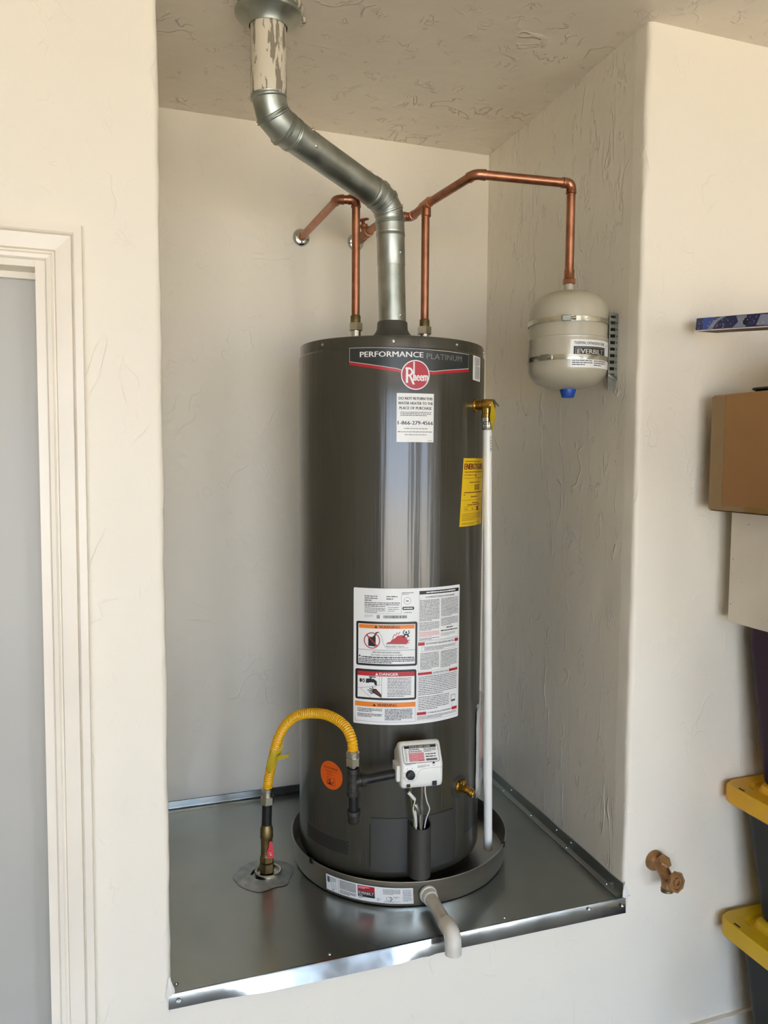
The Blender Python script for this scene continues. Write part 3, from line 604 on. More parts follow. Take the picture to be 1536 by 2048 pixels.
# danger panel
L.rr(5.3, 63.5, 161.5, 141.5, 5, 'p_black', 1); L.rect(11.5, 69, 156.5, 136, 'p_white', 2); L.rect(11.5, 124.5, 156.5, 136, 'p_red', 3); L.text('DANGER', 68, 126.6, 7.0, 'p_white', 47, off=0.03, ly=4); L.poly([(57, 126.5), (65.5, 126.5), (61.2, 133.5)], 'p_white', 4)
L.rect(73.5, 69, 74.2, 124.5, 'p_grey', 3)
for cx, rx in ((20, 3.4), (27.5, 3.4)): L.disc(cx, 112, rx, 'p_black', 3, 16, 5.2)
L.disc(27.5, 112, 1.6, 'p_white', 4, 10, 2.6); L.poly([(33, 106), (43, 107), (44, 118), (34, 117)], 'p_black', 3); L.poly([(40, 108), (54, 108), (57, 101), (62, 101), (61, 112), (54, 117), (40, 117)], 'p_black', 3); L.line([(46, 117), (46, 122)], 3.4, 'p_black', 3); L.line([(42, 122), (58, 122)], 2.4, 'p_black', 3)
L.line([(12, 92), (40, 96), (72, 103)], 0.7, 'p_grey', 3); L.line([(68, 124), (68, 103)], 0.7, 'p_grey', 3); L.line([(20, 90), (46, 70)], 0.7, 'p_grey', 3); L.line([(20, 90), (23, 94)], 0.7, 'p_grey', 3)
L.poly([(73, 69.5), (73, 78), (60, 92), (52, 92), (49, 84), (55, 80)], 'p_black', 4); L.poly([(70, 75), (70, 78), (60, 89), (54, 88), (54, 84)], 'p_dkred', 5)
for q in (((52, 91), (50, 97)), ((50, 90), (43, 93)), ((50, 87), (38, 88)), ((51, 84), (42, 83)), ((54, 82), (46, 79))): L.line(q, 2.0, 'p_black', 4)
for k in range(3): L.line([(53+3*k, 99), (52+3*k, 94)], 0.7, 'p_lgrey', 3)
L.para(88, 72, 148, 122, 13, 'p_black', 0.42, 3, 0.7)
# lower warning panel
L.frame(4.6, 7, 160, 57.5, 0.6, 'p_grey', 1); L.rect(4.6, 45.5, 160, 57, 'p_orange', 2); L.text('WARNING', 63, 47.5, 7.2, 'p_black', 48, off=0.03, ly=3); L.poly([(51, 47.5), (59.5, 47.5), (55.2, 54.5)], 'p_black', 3)
L.para(11, 31, 76, 42, 3, 'p_black', 0.5); L.para(11, 18, 74, 28, 3, 'p_black', 0.5); L.para(82, 12, 152, 42, 8, 'p_black', 0.5)
# right column
L.rect(167.5, 331, 288, 339.5, 'p_black', 1); L.para(186, 333.2, 276, 337.2, 1, 'p_white', 0.8, 2, 1); L.frame(167.5, 212, 288, 331, 0.6, 'p_grey', 1); L.text('AUTOMATIC STORAGE WATER HEATER', 228, 321, 4.4, 'p_black', 88, 'c', 0.012)
L.para(169, 262, 224, 317, 15, 'p_grey', 0.5); L.para(169, 238, 224, 260, 7, 'p_grey', 0.5); L.para(169, 222, 224, 236, 5, 'p_pink', 0.45); L.para(169, 213.5, 224, 220, 2, 'p_grey', 0.5)
L.para(229, 270, 286, 318, 14, 'p_grey', 0.5); L.para(229, 246, 286, 267, 7, 'p_grey', 0.5); L.para(246, 239, 268, 243, 1, 'p_black', 0.7, last=1); L.para(229, 232, 284, 236, 1, 'p_black', 0.7, last=1); L.para(229, 220, 276, 229, 4, 'p_lgrey', 0.5)
L.rect(165.5, 200.5, 183, 208.5, 'p_red', 1); L.rect(275, 200.5, 288, 208.5, 'p_red', 1); L.text('FOR YOUR SAFETY READ BEFORE OPERATING', 186, 202.2, 4.4, 'p_black', 86, off=0.014)
L.frame(175, 185, 280, 197, 0.5, 'p_grey', 1); L.para(182, 187, 276, 196, 3, 'p_grey', 0.5)
L.para(171, 138, 224, 182, 12, 'p_black', 0.42); L.para(229, 138, 284, 182, 12, 'p_black', 0.42); L.frame(165, 134, 287, 210, 0.4, 'p_grey', 1)
L.rect(165.2, 125, 204, 131.5, 'p_red', 1); L.rect(256, 125, 287, 131.5, 'p_red', 1); L.text('LIGHTING INSTRUCTIONS', 207, 126.2, 4.2, 'p_black', 46, off=0.014)
L.para(167, 72, 284, 122, 11, 'p_black', 0.36); L.para(167, 34, 258, 70, 8, 'p_black', 0.36); L.rr(264, 44, 280, 62, 3, 'p_grey', 1); L.rr(265.2, 45.2, 278.8, 60.8, 2.4, 'p_white', 2); L.rect(266, 45.5, 278, 49, 'p_black', 3); L.line([(268, 44), (268, 30)], 0.6, 'p_grey', 1)
L.frame(164, 8, 287, 124, 0.4, 'p_grey', 1); L.rect(163.5, 22, 189, 29.5, 'p_red', 1); L.rect(267, 22, 286, 29.5, 'p_red', 1); L.text('TO TURN OFF GAS TO THE APPLIANCE', 192, 23.8, 4.0, 'p_black', 72, off=0.014); L.para(165, 10, 284, 20, 3, 'p_black', 0.36)
L.place('instruction_label', wh, on_cyl(TC, TR, -40.6, 0.916), 6, 'large white safety and instruction label')
# vent perforations
b = mb('hole', False)
def holes(p0, p1, za, zb, dp, dz, r):
    j = 0; z = za
    while z <= zb+1e-6:
        ph = p0+(dp/2 if j % 2 else 0)
        while ph <= p1:
            a = R(ph); c = cyl_pt(ph, TR+0.0003, z); t_ = Vector((cos(a), sin(a), 0)); b.add([c+t_*r*cos(k*pi/3)+Vector((0, 0, r*sin(k*pi/3))) for k in range(6)], [(0, 1, 2, 3, 4, 5)]); ph += dp
        z += dz; j += 1
holes(-79, -43.5, 0.566, 0.602, 1.35, 0.0052, 0.0024)
holes(-79, -70, 0.6072, 0.695, 1.35, 0.0052, 0.0013); holes(-50, -43.5, 0.6072, 0.690, 1.35, 0.0052, 0.0007)
holes(33, 52, 0.585, 0.692, 1.35, 0.0052, 0.0019)
b.build('vent_perforations', None, wh, kind='stuff', fix=False)
# access door with embossed ribs
def curved_plate(b, p0, p1, za, zb, r0, r1, n=24):
    rings = []
    for i in range(n+1):
        ph = p0+(p1-p0)*i/n; rings.append([cyl_pt(ph, r0, za), cyl_pt(ph, r1, za+0.0015), cyl_pt(ph, r1, zb-0.0015), cyl_pt(ph, r0, zb)])
    b.loft(rings, True, True)
b = mb('enamel_flat'); curved_plate(b, -29.8, 21.5, 0.530, 0.674, TR-0.001, TR+0.0028); b.build('access_door', None, wh, 'curved matt access door')
for ph in (-34.2, -32.9, 24.6, 26): mb('enamel_flat').sweep([cyl_pt(ph, TR-0.0008, 0.536), cyl_pt(ph, TR+0.0003, 0.545), cyl_pt(ph, TR+0.0003, 0.685), cyl_pt(ph, TR-0.0008, 0.70)], 0.0018, 8).build('jacket_rib', None, wh)
mb('shadow_black').sweep([cyl_pt(-30.2, TR+0.0004, 0.545), cyl_pt(-30.2, TR+0.0004, 0.655)], 0.0012, 6).build('door_seam', None, wh)
# burner tube guard: upright half-round channel, open on top
ca = 0.017; ro = 0.0275
def chan(r, inner):
    e = 0.0025 if inner else 0.0; pts = [(ca-r, 0.250), (ca-r, 0.277)]+[(ca-r*cos(pi*i/14), 0.277+r*sin(pi*i/14)) for i in range(1, 14)]+[(ca+r, 0.277), (ca+r, 0.250)]; return pts
b = mb('enamel_flat'); po_, pi_ = chan(ro, 0), chan(ro-0.0022, 1); rings = []
def ztop(d): return 0.672-(d-0.25)*0.20
outer = [LF(a, d, 0.531) for a, d in po_]; outt = [LF(a, d, ztop(d)) for a, d in po_]; inn = [LF(a, d, ztop(d)) for a, d in pi_]; innb = [LF(a, d, 0.535) for a, d in pi_]
b.loft([outer, outt, inn, innb], False, True, closed=False); b.add(innb, [tuple(range(len(innb)))], False); b.build('tube_guard', None, wh)
# gas control
b = mb('white_plastic'); bm = bmesh.new(); pr_ = [(0.272, 0.796), (0.338, 0.789), (0.350, 0.795), (0.353, 0.808), (0.353, 0.852), (0.324, 0.893), (0.315, 0.897), (0.300, 0.891), (0.272, 0.865)]
va = [[bm.verts.new(LF(a, d, z)) for d, z in pr_] for a in (-0.0525, 0.0525)]
bm.faces.new(va[0]); bm.faces.new(va[1][::-1])
for i in range(len(pr_)): bm.faces.new((va[0][i], va[0][(i+1) % len(pr_)], va[1][(i+1) % len(pr_)], va[1][i]))
bmesh.ops.recalc_face_normals(bm, faces=bm.faces)
ed = [e for e in bm.edges if (e.verts[0] in va[0]) == (e.verts[1] in va[0])]
bmesh.ops.bevel(bm, geom=ed, offset=0.009, segments=4, profile=0.5, affect='EDGES'); b.bm(bm, smooth=True)
gc = b.build('gas_control', None, wh, 'white plastic gas control box', sharp=50)
mb('white_plastic', False).box(-0.061, -0.050, -0.340, -0.295, 0.806, 0.846, 0.003, mtx=LFM).build('inlet_lug', None, gc)
mb('black_plastic').lathe([(0.0112, 0), (0.0112, 0.007), (0.0098, 0.010), (0.003, 0.0105), (0.0001, 0.0105)], LF(-0.0305, 0.3525, 0.8285), nn, 24).build('dial', None, gc, 'black temperature dial')
mb('black_plastic', False).box(-0.039, -0.030, -0.3545, -0.350, 0.797, 0.805, 0.001, mtx=LFM).build('button', None, gc, 'small black button')
mb('black_plastic', False).box(0.025, 0.036, -0.3555, -0.350, 0.797, 0.808, 0.001, mtx=LFM).build('button', None, gc, 'larger black button')
L = Lab()
L.ring(22, 28, 18, 18.6, 'p_lgrey', 0, 40, -0.95*pi, 0.02*pi); L.line([(40.5, 28), (45, 36), (54, 40), (104, 41)], 0.7, 'p_lgrey', 0)
for k in range(7): a = pi*0.15+k*pi/4; L.line([(22+14.2*cos(a), 28+14.2*sin(a)), (22+16.8*cos(a), 28+16.8*sin(a))], 1.0, 'p_grey', 0)
L.para(10, 51, 36, 55, 2, 'p_lgrey', 0.5); L.para(40, 43, 70, 49, 3, 'p_lgrey', 0.55); L.poly([(77, 50.5), (84, 50.5), (83, 54), (80.5, 55.5), (78, 54)], 'p_black', 0); L.para(78, 46, 84, 48, 1, 'p_grey', 0.6, last=1)
L.place('front_print', gc, on_plane(LF(-0.0525, 0.3531, 0.8005), tt, (0, 0, 1), 0.0002))
up_ = (LF(0, 0.324, 0.893)-LF(0, 0.353, 0.852)); 
L = Lab(); L.rr(0, 0, 90, 43, 6, 'p_black', 0); L.rr(1, 1, 89, 42, 5.3, 'p_white', 1); L.rect(5, 35.5, 85, 41.6, 'p_black', 2); L.text('STATUS LIGHT CODE', 44, 36.8, 3.6, 'p_white', 52, 'c', 0.012, 3)
L.para(5, 4, 11, 34, 9, 'p_lgrey', 0.6); L.para(16, 31, 42, 34, 1, 'p_black', 0.7, last=1); L.rect(14, 4, 52, 25, 'p_pink', 2); L.para(14, 4, 52, 25, 7, 'p_white', 0.28, 3); L.para(14, 26, 48, 30, 1, 'p_grey', 0.6, last=1); L.para(53, 25, 84, 35, 4, 'p_grey', 0.6); L.para(56, 18, 82, 22, 1, 'p_black', 0.6, last=1); L.para(56, 12, 82, 16, 1, 'p_black', 0.6, last=1); L.rect(56, 4, 84, 9, 'p_grey', 2)
L.place('status_label', gc, on_plane(LF(-0.0455, 0.3514, 0.8545), tt, up_, 0.0004), None, 'status code label with red table')
# burner tubes and wires below the control
bt = mb('chrome').sweep([LF(0.010, 0.314, 0.793), LF(0.012, 0.306, 0.72), LF(0.015, 0.290, 0.60)], 0.0045, 10).build('burner_tube', None, wh, 'bright metal tube')
mb('wire_green').sweep(catmull([LF(-0.016, 0.305, 0.795), LF(-0.014, 0.300, 0.75), LF(-0.004, 0.290, 0.69), LF(0.002, 0.28, 0.62)], 0.01), 0.0024, 8).build('pilot_tube', None, wh, 'olive tube')
mb('wire_red').sweep(catmull([LF(0.014, 0.312, 0.796), LF(0.019, 0.309, 0.775), LF(0.016, 0.298, 0.74), LF(0.013, 0.28, 0.62)], 0.01), 0.0013, 6).build('wire', None, wh, 'red wire')
mb('wire_white').sweep(catmull([LF(0.020, 0.318, 0.800), LF(0.017, 0.318, 0.77), LF(0.025, 0.312, 0.735), LF(0.033, 0.305, 0.715), LF(0.026, 0.295, 0.68), LF(0.022, 0.284, 0.62)], 0.008), 0.0015, 8).build('wire', None, wh, 'white wire')
mb('iron').sweep(catmull([LF(-0.034, 0.322, 0.795), LF(-0.030, 0.322, 0.775), LF(-0.022, 0.318, 0.763)], 0.006), 0.0013, 8).build('wire', None, wh, 'dark wire')
mb('wire_white').sweep(catmull([LF(-0.008, 0.318, 0.747), LF(-0.011, 0.312, 0.72), LF(-0.001, 0.300, 0.68), LF(0.004, 0.288, 0.62)], 0.008), 0.0016, 8).build('wire', None, wh, 'white wire')
def slug(p0, p1, r, m, nm, lb):
    d = (Vector(p1)-Vector(p0)); mb(m).sweep([p0, Vector(p0)+d*0.06, Vector(p1)-d*0.06, p1], [r*0.75, r, r, r*0.75], 10).build(nm, None, wh, lb)
slug(LF(-0.026, 0.319, 0.770), LF(-0.008, 0.318, 0.748), 0.0042, 'wire_white', 'wire_connector', 'white wire connector')
slug(LF(-0.008, 0.314, 0.736), LF(0.008, 0.309, 0.706), 0.0056, 'bracket', 'igniter', 'grey igniter body')
slug(LF(-0.004, 0.303, 0.715), LF(0.002, 0.291, 0.665), 0.0040, 'wire_white', 'wire_connector', 'white wire connector')
# brass drain valve
ph = 27.2; a = R(ph); nd = Vector((sin(a), -cos(a), 0)); td = Vector((cos(a), sin(a), 0)); c = cyl_pt(ph, TR, 0.7225)
b = mb('enamel_flat'); b.lathe([(0.030, -0.001), (0.029, 0.0015), (0.0001, 0.0018)], c, nd, 32)
b.build('valve_plate', None, wh)
b = mb('brass'); b.lathe([(0.0175, 0.0015), (0.0175, 0.004), (0.0125, 0.006), (0.0115, 0.012), (0.0105, 0.024), (0.0001, 0.026)], c, nd, 24)
e0 = c+nd*0.017; dd = (nd*0.85+td*0.25+Vector((0, 0, -0.30))).normalized()
b.lathe([(0.0085, 0), (0.0085, 0.014), (0.0115, 0.015), (0.0115, 0.017), (0.0100, 0.018), (0.0118, 0.020), (0.0118, 0.022), (0.0100, 0.024), (0.0118, 0.026), (0.0112, 0.029), (0.0065, 0.029), (0.006, 0.018), (0.0001, 0.018)], e0, dd, 20)
dv = b.build('drain_valve', None, wh, 'brass drain valve')
mb('brass').lathe([(0.005, 0.004), (0.005, 0.012), (0.0072, 0.013), (0.0072, 0.021), (0.005, 0.0235), (0.0001, 0.024)], c+nd*0.014, (0, 0, 1), 16).build('valve_stem', None, dv)
# temperature and pressure relief valve with its tag
ph = 39.6; a = R(ph); nd = Vector((sin(a), -cos(a), 0)); td = Vector((cos(a), sin(a), 0)); c = cyl_pt(ph, TR, 1.7245)
b = mb('brass'); b.lathe([(0.0175, -0.002), (0.0180, 0.002), (0.0165, 0.005), (0.0125, 0.006), (0.0125, 0.018), (0.0150, 0.021), (0.0160, 0.034), (0.0150, 0.047), (0.0115, 0.052), (0.0001, 0.053)], c, nd, 28)
oc = c+nd*0.034
b.lathe([(0.0140, 0.004), (0.0140, -0.022), (0.0150, -0.023), (0.0150, -0.032), (0.0135, -0.034), (0.0001, -0.034)], oc, (0, 0, 1), 24)
rv = b.build('relief_valve', None, wh, 'brass relief valve')
b = mb('bracket', False); l0 = c+nd*0.050+Vector((0, 0, 0.012))
b.prism([l0+td*-0.006, l0+td*0.006, l0+td*0.004+nd*0.014+Vector((0, 0, -0.016)), l0+td*-0.004+nd*0.014+Vector((0, 0, -0.016))], (0, 0, 0.002)); b.build('test_lever', None, rv, 'grey test lever')
b = mb('yellow_tag'); tp = [(0.012, 0.006, 0.003), (0.014, -0.012, 0.009), (0.013, -0.030, 0.016), (0.012, -0.046, 0.016), (0.011, -0.058, 0.011), (0.010, -0.070, 0.004), (0.016, -0.090, 0.003), (0.026, -0.115, 0.0025)]
fr = []; bk = []; o_ = c+nd*0.050
for q, (dx, dz, wv) in enumerate(tp):
    cc = o_+Vector((dx-0.024, -0.016-0.002*q, dz)); sd = Vector((cos(0.5+q*0.16), sin(0.5+q*0.16)*0.5, 0.08)); fr.append([cc-sd*wv, cc+sd*wv, cc+sd*wv+Vector((0, 0.0009, 0)), cc-sd*wv+Vector((0, 0.0009, 0))])
b.loft(fr, True, False); b.build('relief_tag', None, rv, 'yellow plastic tag')

# ------------------------------------------------------------------ discharge pipe
p0 = Vector((oc.x, oc.y, 1.691)); p1 = Vector((0.872, 0.262, 0.500))
dp_ = thing('discharge_pipe', 'long white plastic pipe dropping from the relief valve to the pan', 'pipe', p1)
dr = (p0-p1).normalized()
mb('pvc').sweep([p1, p0-dr*0.026], 0.0117, 20).build('pipe', None, dp_)
mb('steel').lathe([(0.0122, -0.030), (0.0138, -0.026), (0.0138, -0.016), (0.0120, -0.014), (0.0120, -0.010), (0.0150, -0.008), (0.0150, 0.0015), (0.0001, 0.0015)], p0, dr, 20).build('adapter', None, dp_, 'grey threaded adapter')
L = Lab(); fp = lambda rot: (lambda u, v, ly: (lambda q, an: q+(Vector((cos(an), 0, 0))+Vector((0, sin(an), 0)))*(0.0117+0.0003))(p1+dr*(v/1000), R(rot)+u/1000/0.0117))
L.rr(0, 1108, 9, 1148, 1.5, 'p_lgrey', 0)
for i, ch in enumerate('10862'):
    vs_, fs_, tw_ = text_shape(ch, 0.01); k = 6.5; L.sh.append(([(1.5+y_*k*1.15, 1143-i*6.6-x_*k*1.05) for x_, y_ in vs_], fs_, 'p_black', 1))
for i in range(46):
    v0 = 360+i*6.6; w_ = L.rnd.uniform(1.8, 3.4); L.rect(11-w_, v0, 11, v0+L.rnd.uniform(2.5, 5.2), 'p_pink', 0)
tag(L.place('pipe_print', dp_, fp(-80), None, 'small red and black printing'), kind='stuff')

# ------------------------------------------------------------------ pan drain pipe
dq = thing('pan_drain_pipe', 'aged white plastic drain pipe with elbow over the platform edge', 'pipe', (0.629, -0.045, 0.45))
P0, P1, P2 = Vector((0.632, 0.122, 0.4945)), Vector((0.626, -0.047, 0.490)), Vector((0.6255, -0.052, 0.446))
dv_ = (P1-P0).normalized()
mb('pvc_old').sweep([P0+dv_*0.006, P1-dv_*0.018], 0.0158, 24).build('pipe', None, dq)
mb('pvc_old').lathe([(0.0001, 0.002), (0.0225, 0.002), (0.0225, 0.009), (0.0195, 0.011), (0.0195, 0.024), (0.0185, 0.026), (0.0155, 0.026)], P0, dv_, 24).build('adapter', None, dq)
arc = arc3(P1, P0, P2, 0.020, 8)
mb('pvc_old').sweep([P1-dv_*0.044, P1-dv_*0.028]+arc+[P2], [0.0195]*(len(arc)+3), 24).build('elbow', None, dq)

# ------------------------------------------------------------------ flue vent
VX, VY = 0.262, 0.246
vt = thing('flue_vent', 'galvanized flue pipe running from the heater top to the ceiling', 'vent pipe', (TC[0], TC[1], 1.96))
A = Vector((VX, VY, 2.625)); B = Vector((VX, VY, 2.378)); C_ = Vector((0.6265, 0.424, 2.276)); D_ = Vector((0.6365, TC[1], 1.955))
b = mb('vent'); b.lathe([(0.044, -0.050), (0.046, -0.046), (0.054, -0.034), (0.074, -0.026), (0.0765, -0.023), (0.077, -0.019), (0.0755, -0.016), (0.066, -0.016)], (VX, VY, CE), n=48); b.build('ceiling_collar', None, vt, 'flared metal ceiling collar')
b = mb('peel'); b.lathe([(0.064, -0.017), (0.078, -0.010), (0.080, -0.001), (0.070, 0.0)], (VX+0.003, VY+0.006, CE), n=40); b.prism([(VX+0.05, VY-0.02, CE-0.016), (VX+0.094, VY+0.015, CE-0.014), (VX+0.088, VY+0.050, CE-0.010), (VX+0.05, VY+0.06, CE-0.012)], (0, 0, 0.010)); b.build('collar_rim', None, vt, 'rim crusted with old paint')
b = mb('peel'); b.lathe([(0.0415, 2.425), (0.0420, 2.428), (0.0420, 2.470), (0.0412, 2.472), (0.0412, 2.59)], (VX, VY, 0), n=40); b.lathe([(0.0412, 2.59), (0.0395, 2.59), (0.0395, 2.426), (0.0415, 2.425)], (VX, VY, 0), n=40); b.build('painted_pipe', None, vt, 'upper pipe with peeling white paint')
def elbow(p, a, c, rad, r, ng, name):
    arc = arc3(p, a, c, rad, ng); p, a, c = Vector(p), Vector(a), Vector(c); ua = (a-p).normalized(); uc = (c-p).normalized()
    path = [arc[0]+ua*0.030]+arc+[arc[-1]+uc*0.030]
    o = mb('vent').sweep(path, r, 32, False).build(name, None, vt)
    for i, q in enumerate(path[1:-1], 1):
        t = ((path[i]-path[i-1]).normalized()+(path[i+1]-path[i]).normalized()).normalized()
        mb('vent').lathe([(r-0.001, -0.007), (r+0.0028, -0.0048), (r+0.0026, -0.003), (r+0.0002, -0.0008), (r+0.0034, 0.0015), (r+0.0032, 0.0035), (r-0.001, 0.0062)], q, t, 32).build('bead', None, o)
    for q, t in ((path[0], -ua), (path[-1], uc)):
        mb('vent').lathe([(r-0.001, -0.012), (r+0.0012, -0.0105), (r-0.0004, -0.009), (r+0.0012, -0.007), (r-0.0004, -0.005), (r+0.0008, -0.003), (r+0.0008, 0), (r-0.002, 0.0004)], q, t, 32).build('crimp_ring', None, o)
    return path
e1 = elbow(B, A, C_, 0.060, 0.0395, 2, 'vent_elbow'); e2 = elbow(C_, D_, B, 0.062, 0.0385, 3, 'vent_elbow')
dd = (C_-B).normalized()
b = mb('vent'); b.sweep([e1[-1]-dd*0.008, e2[-1]+dd*0.010], 0.0374, 32, False)
b.sweep([e1[-1]-dd*0.01, e1[-1]+dd*0.055, e1[-1]+dd*0.0555], [0.0382, 0.0382, 0.0374], 32, False); b.build('diagonal_pipe', None, vt, 'long sloping pipe')
d2 = (C_-D_).normalized()
b = mb('vent'); b.sweep([D_, e2[0]+d2*0.006], 0.0374, 32, False); b.sweep([e2[0]-d2*0.090, e2[0]-d2*0.089, e2[0]+d2*0.004], [0.0374, 0.0381, 0.0381], 32, False)
sx = Vector((0.25, -1, 0)).normalized()
b.build('lower_pipe', None, vt, 'upright pipe above the heater')
side = dd.cross(Vector((0, 0, 1))).normalized(); side = side if side.y < 0 else -side; upn = side.cross(dd); upn = upn if upn.z > 0 else -upn
for q, w_ in ((e1[-1]+dd*0.03, 0.5), (e1[-1]+dd*0.045, -0.25), (e1[-1]+dd*0.005, -0.85), (e2[-1]-dd*0.02, 0.95)):
    an = w_*1.3; dn_ = side*cos(an)+upn*sin(an); screw('vent_screw', q+dn_*0.0382, dn_, vt, 0.0032)
screw('vent_screw', Vector((0.6355, TC[1], 2.14))+sx*0.0378, sx, vt, 0.0034); screw('vent_screw', D_+Vector((0, 0, 0.018))+sx*0.0374, sx, vt, 0.0032)

# ------------------------------------------------------------------ copper pipes
CR = 0.0112
def cu_elbow(p, a, c, parent, rad=0.0145, r=0.0128, m='copper', tails=0.012, name='elbow'):
    arc = arc3(p, a, c, rad, 7); p, a, c = Vector(p), Vector(a), Vector(c); ua = (a-p).normalized(); uc = (c-p).normalized()
    path = [arc[0]+ua*(tails+0.001), arc[0]+ua*tails, arc[0]+ua*0.001]+arc+[arc[-1]+uc*0.001, arc[-1]+uc*tails, arc[-1]+uc*(tails+0.001)]
    rr = [r-0.0008, r+0.0008, r]+[r-0.0003]*len(arc)+[r, r+0.0008, r-0.0008]
    mb(m).sweep(path, rr, 20).build(name, None, parent); return arc[0]+ua*tails, arc[-1]+uc*tails
def cu_pipe(p, q, parent, m='copper', r=CR): mb(m).sweep([p, q], r, 20).build('pipe', None, parent)
def riser(x, y, ztop_, parent):
    b = mb('steel'); hexa(b, (x, y, 1.930), (0, 0, 1), 0.0198, 0.022, R(22)); b.build('union_nut', None, parent, 'shiny hexagon union nut')
    mb('brass_dull').lathe([(0.0001, 1.950), (0.0138, 1.950), (0.0138, 1.969), (0.0128, 1.972), (0.0111, 1.973)], (x, y, 0), n=20).build('adapter', None, parent, 'brass sweat adapter')
    cu_pipe((x, y, 1.97), (x, y, ztop_), parent)
ZC = 2.285
hp = thing('copper_pipe', 'copper pipe with two elbows on the left side of the flue', 'pipe', (0.5335, TC[1], 1.93), 'copper water pipes')
X1, X2 = 0.5335, 0.486
p = (X1, 0.434, ZC-0.006); q = (X2, 0.450, ZC-0.006); w_ = (X2, D, ZC+0.004)
ea = cu_elbow(p, (X1, 0.434, 2), q, hp, 0.0125, tails=0.008); eb = cu_elbow(q, p, w_, hp, 0.0125, tails=0.008); riser(X1, 0.434, ea[0].z, hp); cu_pipe(ea[1], eb[0], hp)
cu_pipe(eb[1], (X2, D-0.001, ZC+0.004), hp)
mb('copper_dull').sweep([(X2, D-0.030, ZC+0.004), (X2, D-0.001, ZC+0.004)], 0.0122, 20).build('stub', None, hp)
ESC = [(0.0001, 0), (0.028, 0), (0.028, 0.002), (0.0255, 0.006), (0.020, 0.0085), (0.0145, 0.0100), (0.0125, 0.0135), (0.011, 0.0135)]
mb('chrome').lathe(ESC, (X2, D-0.0005, ZC+0.004), (0, -1, 0), 32).build('escutcheon', None, hp, 'round chrome wall plate')
cp = thing('copper_pipe', 'copper pipe with a tee branching to the expansion tank', 'pipe', (0.7315, TC[1], 1.93), 'copper water pipes')
XT = 0.7330; EX, EY = 1.0175, 0.146
tee = Vector((XT, TC[1], ZC))
riser(0.7315, TC[1], ZC-0.03, cp)
b = mb('copper'); b.sweep([(XT, TC[1]-0.026, ZC), (XT, TC[1]-0.025, ZC), (XT, TC[1]+0.025, ZC), (XT, TC[1]+0.026, ZC)], [0.0122, 0.0136, 0.0136, 0.0122], 20); b.sweep([(XT, TC[1], ZC), (XT, TC[1], ZC-0.032), (XT, TC[1], ZC-0.033)], [0.0132, 0.0136, 0.0122], 20); b.build('tee_fitting', None, cp)
f1 = Vector((0.758, 0.168, ZC)); f2 = Vector((EX, EY, ZC+0.001))
k1 = cu_elbow(f1, tee, f2, cp, 0.018); k2 = cu_elbow(f2, f1, (EX, EY, 2.0), cp, 0.013)
cu_pipe(tee+(f1-tee).normalized()*0.02, k1[0], cp); cu_pipe(k1[1], k2[0], cp); cu_pipe(k2[1], (EX, EY, 2.068), cp)
b = mb('copper'); b.lathe([(0.0112, 2.071), (0.0130, 2.070), (0.0130, 2.050), (0.0155, 2.046)], (EX, EY, 0), n=24); hexa(b, (EX, EY, 2.034), (0, 0, 1), 0.0165, 0.013, R(12)); b.build('female_adapter', None, cp)
g1 = Vector((XT+0.002, 0.546, ZC)); g2 = Vector((0.672, 0.552, ZC+0.002)); gw = Vector((0.668, D, ZC+0.006))
m1 = cu_elbow(g1, tee, g2, cp, 0.0135); m2 = cu_elbow(g2, g1, gw, cp, 0.0135)
cu_pipe(tee+(g1-tee).normalized()*0.02, m1[0], cp); cu_pipe(m1[1], m2[0], cp); cu_pipe(m2[1], (0.669, 0.76, ZC+0.005), cp)
b = mb('copper_dull'); b.sweep([(0.669, 0.735, ZC+0.005), (0.669, 0.736, ZC+0.005), (0.669, 0.755, ZC+0.005), (0.669, 0.763, ZC+0.005), (0.669, 0.79, ZC+0.005), (0.669, 0.798, ZC+0.005), (0.669, 0.83, ZC+0.005), (0.669, 0.831, ZC+0.005)], [0.012, 0.0165, 0.0165, 0.0145, 0.0145, 0.0165, 0.0165, 0.012], 8, phase=R(22.5), smooth=False)
b.lathe([(0.010, 0), (0.010, 0.020), (0.013, 0.021), (0.013, 0.030), (0.006, 0.032), (0.004, 0.046)], (0.669, 0.776, ZC+0.005), (-0.25, -0.15, 1), 16); vb = b.build('shutoff_valve', None, cp, 'dull brown brass gate valve')
cu_pipe((0.669, 0.83, ZC+0.005), (0.668, D-0.001, ZC+0.006), cp, 'copper_dull')
b = mb('copper_dull'); hc = Vector((0.669, 0.776, ZC+0.005))+Vector((-0.25, -0.15, 1)).normalized()*0.044; ax = Vector((-0.25, -0.15, 1)).normalized(); u_ = Vector((1, 0, 0.25)).normalized(); u_ = (u_-ax*u_.dot(ax)).normalized(); v_ = ax.cross(u_)
b.sweep([hc+(u_*cos(k*pi/12)+v_*sin(k*pi/12))*(0.0165+0.0018*cos(k*pi/2)) for k in range(25)], 0.0036, 8, False)
for k in range(4): b.sweep([hc, hc+(u_*cos(k*pi/2+.4)+v_*sin(k*pi/2+.4))*0.016], 0.0028, 6)
b.lathe([(0.006, -0.004), (0.006, 0.004), (0.0001, 0.005)], hc, ax, 12); b.build('hand_wheel', None, vb, 'small round hand wheel')
mb('chrome').lathe(ESC, (0.668, D-0.002, ZC+0.006), (0, -1, 0), 32).build('escutcheon', None, cp, 'round chrome wall plate')

